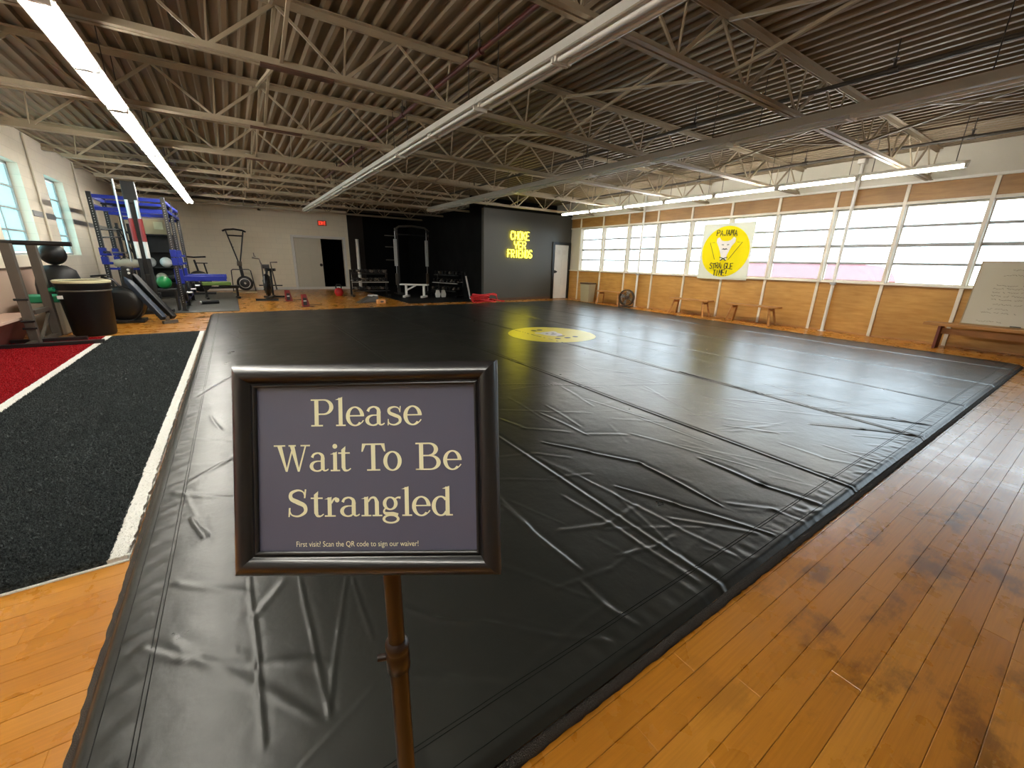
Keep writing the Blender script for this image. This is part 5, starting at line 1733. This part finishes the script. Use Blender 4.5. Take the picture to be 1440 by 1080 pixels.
MB().tube([(-0.24, 0.15, 0.42), (0.24, 0.15, 0.42)], 0.018, 8).box(-0.30, -0.16, 0.10, 0.2, 0.405, 0.435).box(0.16, 0.34, 0.10, 0.2, 0.405, 0.435).build('pedal', M['black_metal'], e)
MB().tube([(0, 0.4, 0.1), (0.0, 0.5, 0.85)], 0.03, 8).box(-0.13, 0.13, 0.35, 0.62, 0.85, 0.93).build('saddle', M['black_rubber'], e)
for y in (-0.55, 0.55): MB().bar((-0.30, y, 0.04), (0.30, y, 0.04), 0.06).build('foot', M['black_metal'], e)
MB().bar((0, -0.55, 0.06), (0, 0.55, 0.06), 0.07).build('spine', M['black_metal'], e)

# ---- two red floor stands joined by a cable
for i, (x, y, lab) in enumerate(((1.27, 14.1, 'small red stand on the wood floor, the farther of two'), (1.50, 12.4, 'small red stand on the wood floor, the nearer of two'))):
    e = empty('floor_stand', (x, y, 0), math.radians(15))
    tag(e, lab, 'stand', 'red floor stands')
    MB().prism([(-0.06, 0.012), (0.12, 0.012), (0.05, 0.34), (-0.06, 0.34)], -0.05, 0.05, lambda a, b, c: (a, c, b)).build('body', M['dark_red'], e, bevel=0.006)
    MB().box(-0.05, 0.045, -0.056, -0.05, 0.05, 0.25).build('face_plate', M['black_metal'], e)
    MB().box(-0.045, 0.03, -0.058, -0.056, 0.15, 0.18).build('stripe', M['white_plastic'], e)
    MB().box(-0.13, 0.22, -0.09, 0.09, 0.0, 0.012).build('base', M['brown_plastic'], e)
    MB().tube([(0.0, 0.05, 0.2), (0.12, 0.25, 0.08), (0.3, 0.35, 0.012), (0.6, 0.3, 0.010)], 0.009, 6).build('cable', M['rod'], e)

# ================================================================== ALCOVE
def dumbbell_mesh(L, r):
    b = MB().cyl((-L / 2, 0, 0), (L / 2, 0, 0), 0.014, 8)
    for s in (-1, 1): b.lathe([(0.0, 0), (r * 0.85, 0), (r, 0.012), (r, 0.07), (r * 0.85, 0.082), (0, 0.082)], (s * (L / 2) - 0.041, 0, 0), (1, 0, 0), 6, False)
    return b


def dumbbell_rack(loc, rz, tiers, W, n, who, labrow):
    e = empty('dumbbell_rack', loc, rz)
    tag(e, 'black dumbbell rack %s' % who, 'rack')
    for s in (-1, 1):
        MB().bar((s * W / 2, 0.22, 0.0), (s * W / 2, 0.10, tiers[-1] + 0.12), 0.06, 0.06).build('side_frame', M['black_metal'], e)
        MB().bar((s * W / 2, -0.26, 0.03), (s * W / 2, 0.26, 0.03), 0.06, 0.06).build('foot', M['black_metal'], e)
    mm = dumbbell_mesh(0.26, 0.062).mesh('dumbbell', M['black_rubber'])
    mm2 = dumbbell_mesh(0.24, 0.055).mesh('dumbbell', M['grey_steel'])
    for ti, z in enumerate(tiers):
        oy = -0.12 + 0.09 * ti
        MB().box(-W / 2, W / 2, oy - 0.16, oy - 0.10, z - 0.03, z).box(-W / 2, W / 2, oy + 0.10, oy + 0.16, z + 0.02, z + 0.05).build('tray', M['silver'] if ti == 1 else M['black_metal'], e)
        for k in range(n):
            o = link('dumbbell', mm if (k + ti) % 3 else mm2)
            x = -W / 2 + 0.1 + (W - 0.2) * k / (n - 1)
            o.matrix_world = Matrix.Translation(loc) @ Matrix.Rotation(rz, 4, 'Z') @ Matrix.Translation((x, oy, z + 0.08)) @ Matrix.Rotation(PI / 2, 4, 'Z')
            tag(o, 'dumbbell on the %s tier of the %s rack, %s from the left' % (('bottom', 'middle', 'top')[ti], labrow, ORD[k]), 'dumbbell', 'dumbbells on the %s rack' % labrow)
    return e


dumbbell_rack((4.05, 15.3, 0.0), math.radians(-4), (0.22, 0.52, 0.80), 1.25, 8, 'at the left of the dark alcove', 'left alcove')
dumbbell_rack((6.70, 14.4, 0.012), math.radians(-70), (0.22, 0.50, 0.78), 1.3, 7, 'against the right side of the dark alcove', 'right alcove')

# tall white pole and grey roll
e = empty('white_pole', (4.62, 19.0, 0.012))
tag(e, 'white tube standing upright beside the dark doorway', 'pole')
MB().cyl((0, 0, 0), (0, 0, 2.05), 0.07, 12).build('shaft', M['white_plastic'], e)
MB().cyl((0, 0, 2.05), (0, 0, 2.08), 0.075, 12).build('cap', M['white_plastic'], e)

# cable machine
e = empty('cable_machine', (5.93, 15.9, 0.012))
tag(e, 'black cable machine with two pale weight-stack shields', 'machine')
for s in (-1, 1):
    x = s * 0.62
    MB().box(x - 0.05, x + 0.05, -0.05, 0.05, 0.0, 2.42).build('upright', M['black_metal'], e)
    MB().box(x - 0.05 - 0.09, x + 0.05 - 0.09, -0.14, -0.06, 1.05, 2.02).build('stack_shield', M['smoke'], e)
    MB().box(x - 0.045 - 0.09, x + 0.045 - 0.09, -0.13, -0.07, 0.35, 0.78).build('weight_stack', M['grey_steel'], e)
    MB().cyl((x - 0.09, -0.1, 0.1), (x - 0.09, -0.1, 2.3), 0.008, 6).build('guide_rod', M['silver'], e)
    MB().box(x - 0.12, x + 0.12, -0.3, 0.3, 0, 0.06).build('foot', M['black_metal'], e)
    MB().lathe([(0.0, -0.015), (0.05, -0.015), (0.04, 0), (0.05, 0.015), (0, 0.015)], (x, -0.08, 2.2), (1, 0, 0), 14).build('pulley', M['grey_steel'], e)
MB().tube([(-0.68, -0.02, 2.36), (-0.5, -0.02, 2.48), (0, -0.02, 2.52), (0.5, -0.02, 2.48), (0.68, -0.02, 2.36)], 0.035, 8).build('top_arch', M['grey_steel'], e)
MB().tube([(-0.6, 0, 2.2), (0.6, 0, 2.2)], 0.02, 8).build('pull_up_bar', M['black_metal'], e)
for z in (2.12, 1.72, 1.25): MB().box(-1.05, -0.70, 0.0, 0.03, z, z + 0.03).build('storage_peg', M['grey_steel'], e)

# white flat bench
e = empty('flat_bench', (5.30, 14.2, 0.012), math.radians(-38))
tag(e, 'flat bench with white steel frame in the dark alcove', 'bench')
MB().box(-0.50, 0.50, -0.13, 0.13, 0.42, 0.47).build('pad', M['white_plastic'], e, bevel=0.015)
for x in (-0.3, 0.34):
    MB().bar((x, 0, 0.04), (x, 0, 0.42), 0.07).build('leg', M['white_plastic'], e)
    MB().bar((x - 0.02, -0.24, 0.04), (x + 0.02, 0.24, 0.04), 0.08, 0.07).build('foot', M['white_plastic'], e)
MB().bar((-0.28, 0, 0.25), (0.05, 0, 0.42), 0.05).build('brace', M['white_plastic'], e)

# paired white plates
for i in (0, 1):
    e = empty('white_weight', (6.1 + 0.22 * i, 14.0, 0.012))
    tag(e, 'pale upright weight on the alcove floor, %s one' % ('left', 'right')[i], 'weight', 'pale weights in the alcove')
    MB().prism([(-0.07, 0), (0.07, 0), (0.09, 0.12), (0.04, 0.26), (-0.04, 0.26), (-0.09, 0.12)], -0.05, 0.05, lambda a, b, c: (a, c, b)).build('body', M['white_plastic'], e, bevel=0.01)
    MB().tube([(-0.04, 0, 0.26), (0, 0, 0.31), (0.04, 0, 0.26)], 0.012, 6).build('handle', M['grey_steel'], e)

# tall white post leaning in the corner of the alcove
e = empty('leaning_pole', (6.86, 13.05, 0.012))
tag(e, 'white pole leaning by the right alcove rack', 'pole')
MB().tube([(0.05, -0.05, 0), (-0.02, 0.15, 0.78)], 0.03, 10).build('shaft', M['white_plastic'], e)
MB().tube([(-0.02, 0.15, 0.78), (-0.03, 0.18, 0.9)], 0.034, 10).build('grip', M['black_rubber'], e)

# red battle rope heap
e = empty('battle_rope', (6.80, 11.98, 0.0))
tag(e, 'heap of red battle rope coiled at the alcove edge', 'rope')
rr = random.Random(5)
for layer in range(7):
    pts = []
    n = 26
    a0 = rr.uniform(0, 6.28)
    w, h = rr.uniform(0.30, 0.48), rr.uniform(0.13, 0.22)
    ox, oy = rr.uniform(-0.12, 0.12), rr.uniform(-0.06, 0.06)
    for k in range(n):
        t = a0 + 2 * PI * k / n
        pts.append((ox + w * math.cos(t), oy + h * math.sin(t), 0.024 + layer * 0.036 + 0.02 * math.sin(3 * t + layer)))
    MB().tube(pts, 0.021, 7, closed=True).build('rope_coil', M['rope_red'], e)
MB().tube([(0.35, -0.05, 0.1), (0.52, -0.1, 0.06), (0.70, -0.18, 0.03), (0.80, -0.14, 0.025)], 0.021, 7).build('rope_end', M['rope_red'], e)
MB().tube([(0.3, 0.05, 0.2), (0.45, 0.02, 0.28), (0.56, 0.0, 0.2), (0.58, -0.05, 0.06)], 0.018, 7).build('rope_loop', M['rope_red'], e)

# small things at the alcove's left edge
kettlebell((3.05, 15.7, 0.0), 0.15, 'red', 'red kettlebell left of the dumbbell rack', 'kettlebells by the alcove')
e = empty('wedge_pad', (3.35, 13.1, 0.0), math.radians(25))
tag(e, 'grey wedge-shaped pad lying before the dumbbell rack', 'pad')
MB().prism([(-0.38, 0.0), (0.30, 0.0), (0.34, 0.17), (0.16, 0.20)], -0.12, 0.12, lambda a, b, c: (a, c, b)).build('body', M['grey_steel'], e, bevel=0.01)
MB().box(0.10, 0.34, -0.1, 0.1, 0.18, 0.22).build('grip_pad', M['white_plastic'], e, bevel=0.01)
e = empty('wood_block', (3.62, 12.6, 0.0), math.radians(10))
tag(e, 'small orange block on the floor before the alcove', 'block')
MB().box(-0.13, 0.13, -0.08, 0.08, 0.0, 0.13).build('body', M['orange'], e, bevel=0.03)
MB().box(-0.05, 0.05, -0.085, -0.08, 0.04, 0.09).build('slot', M['brown_plastic'], e)
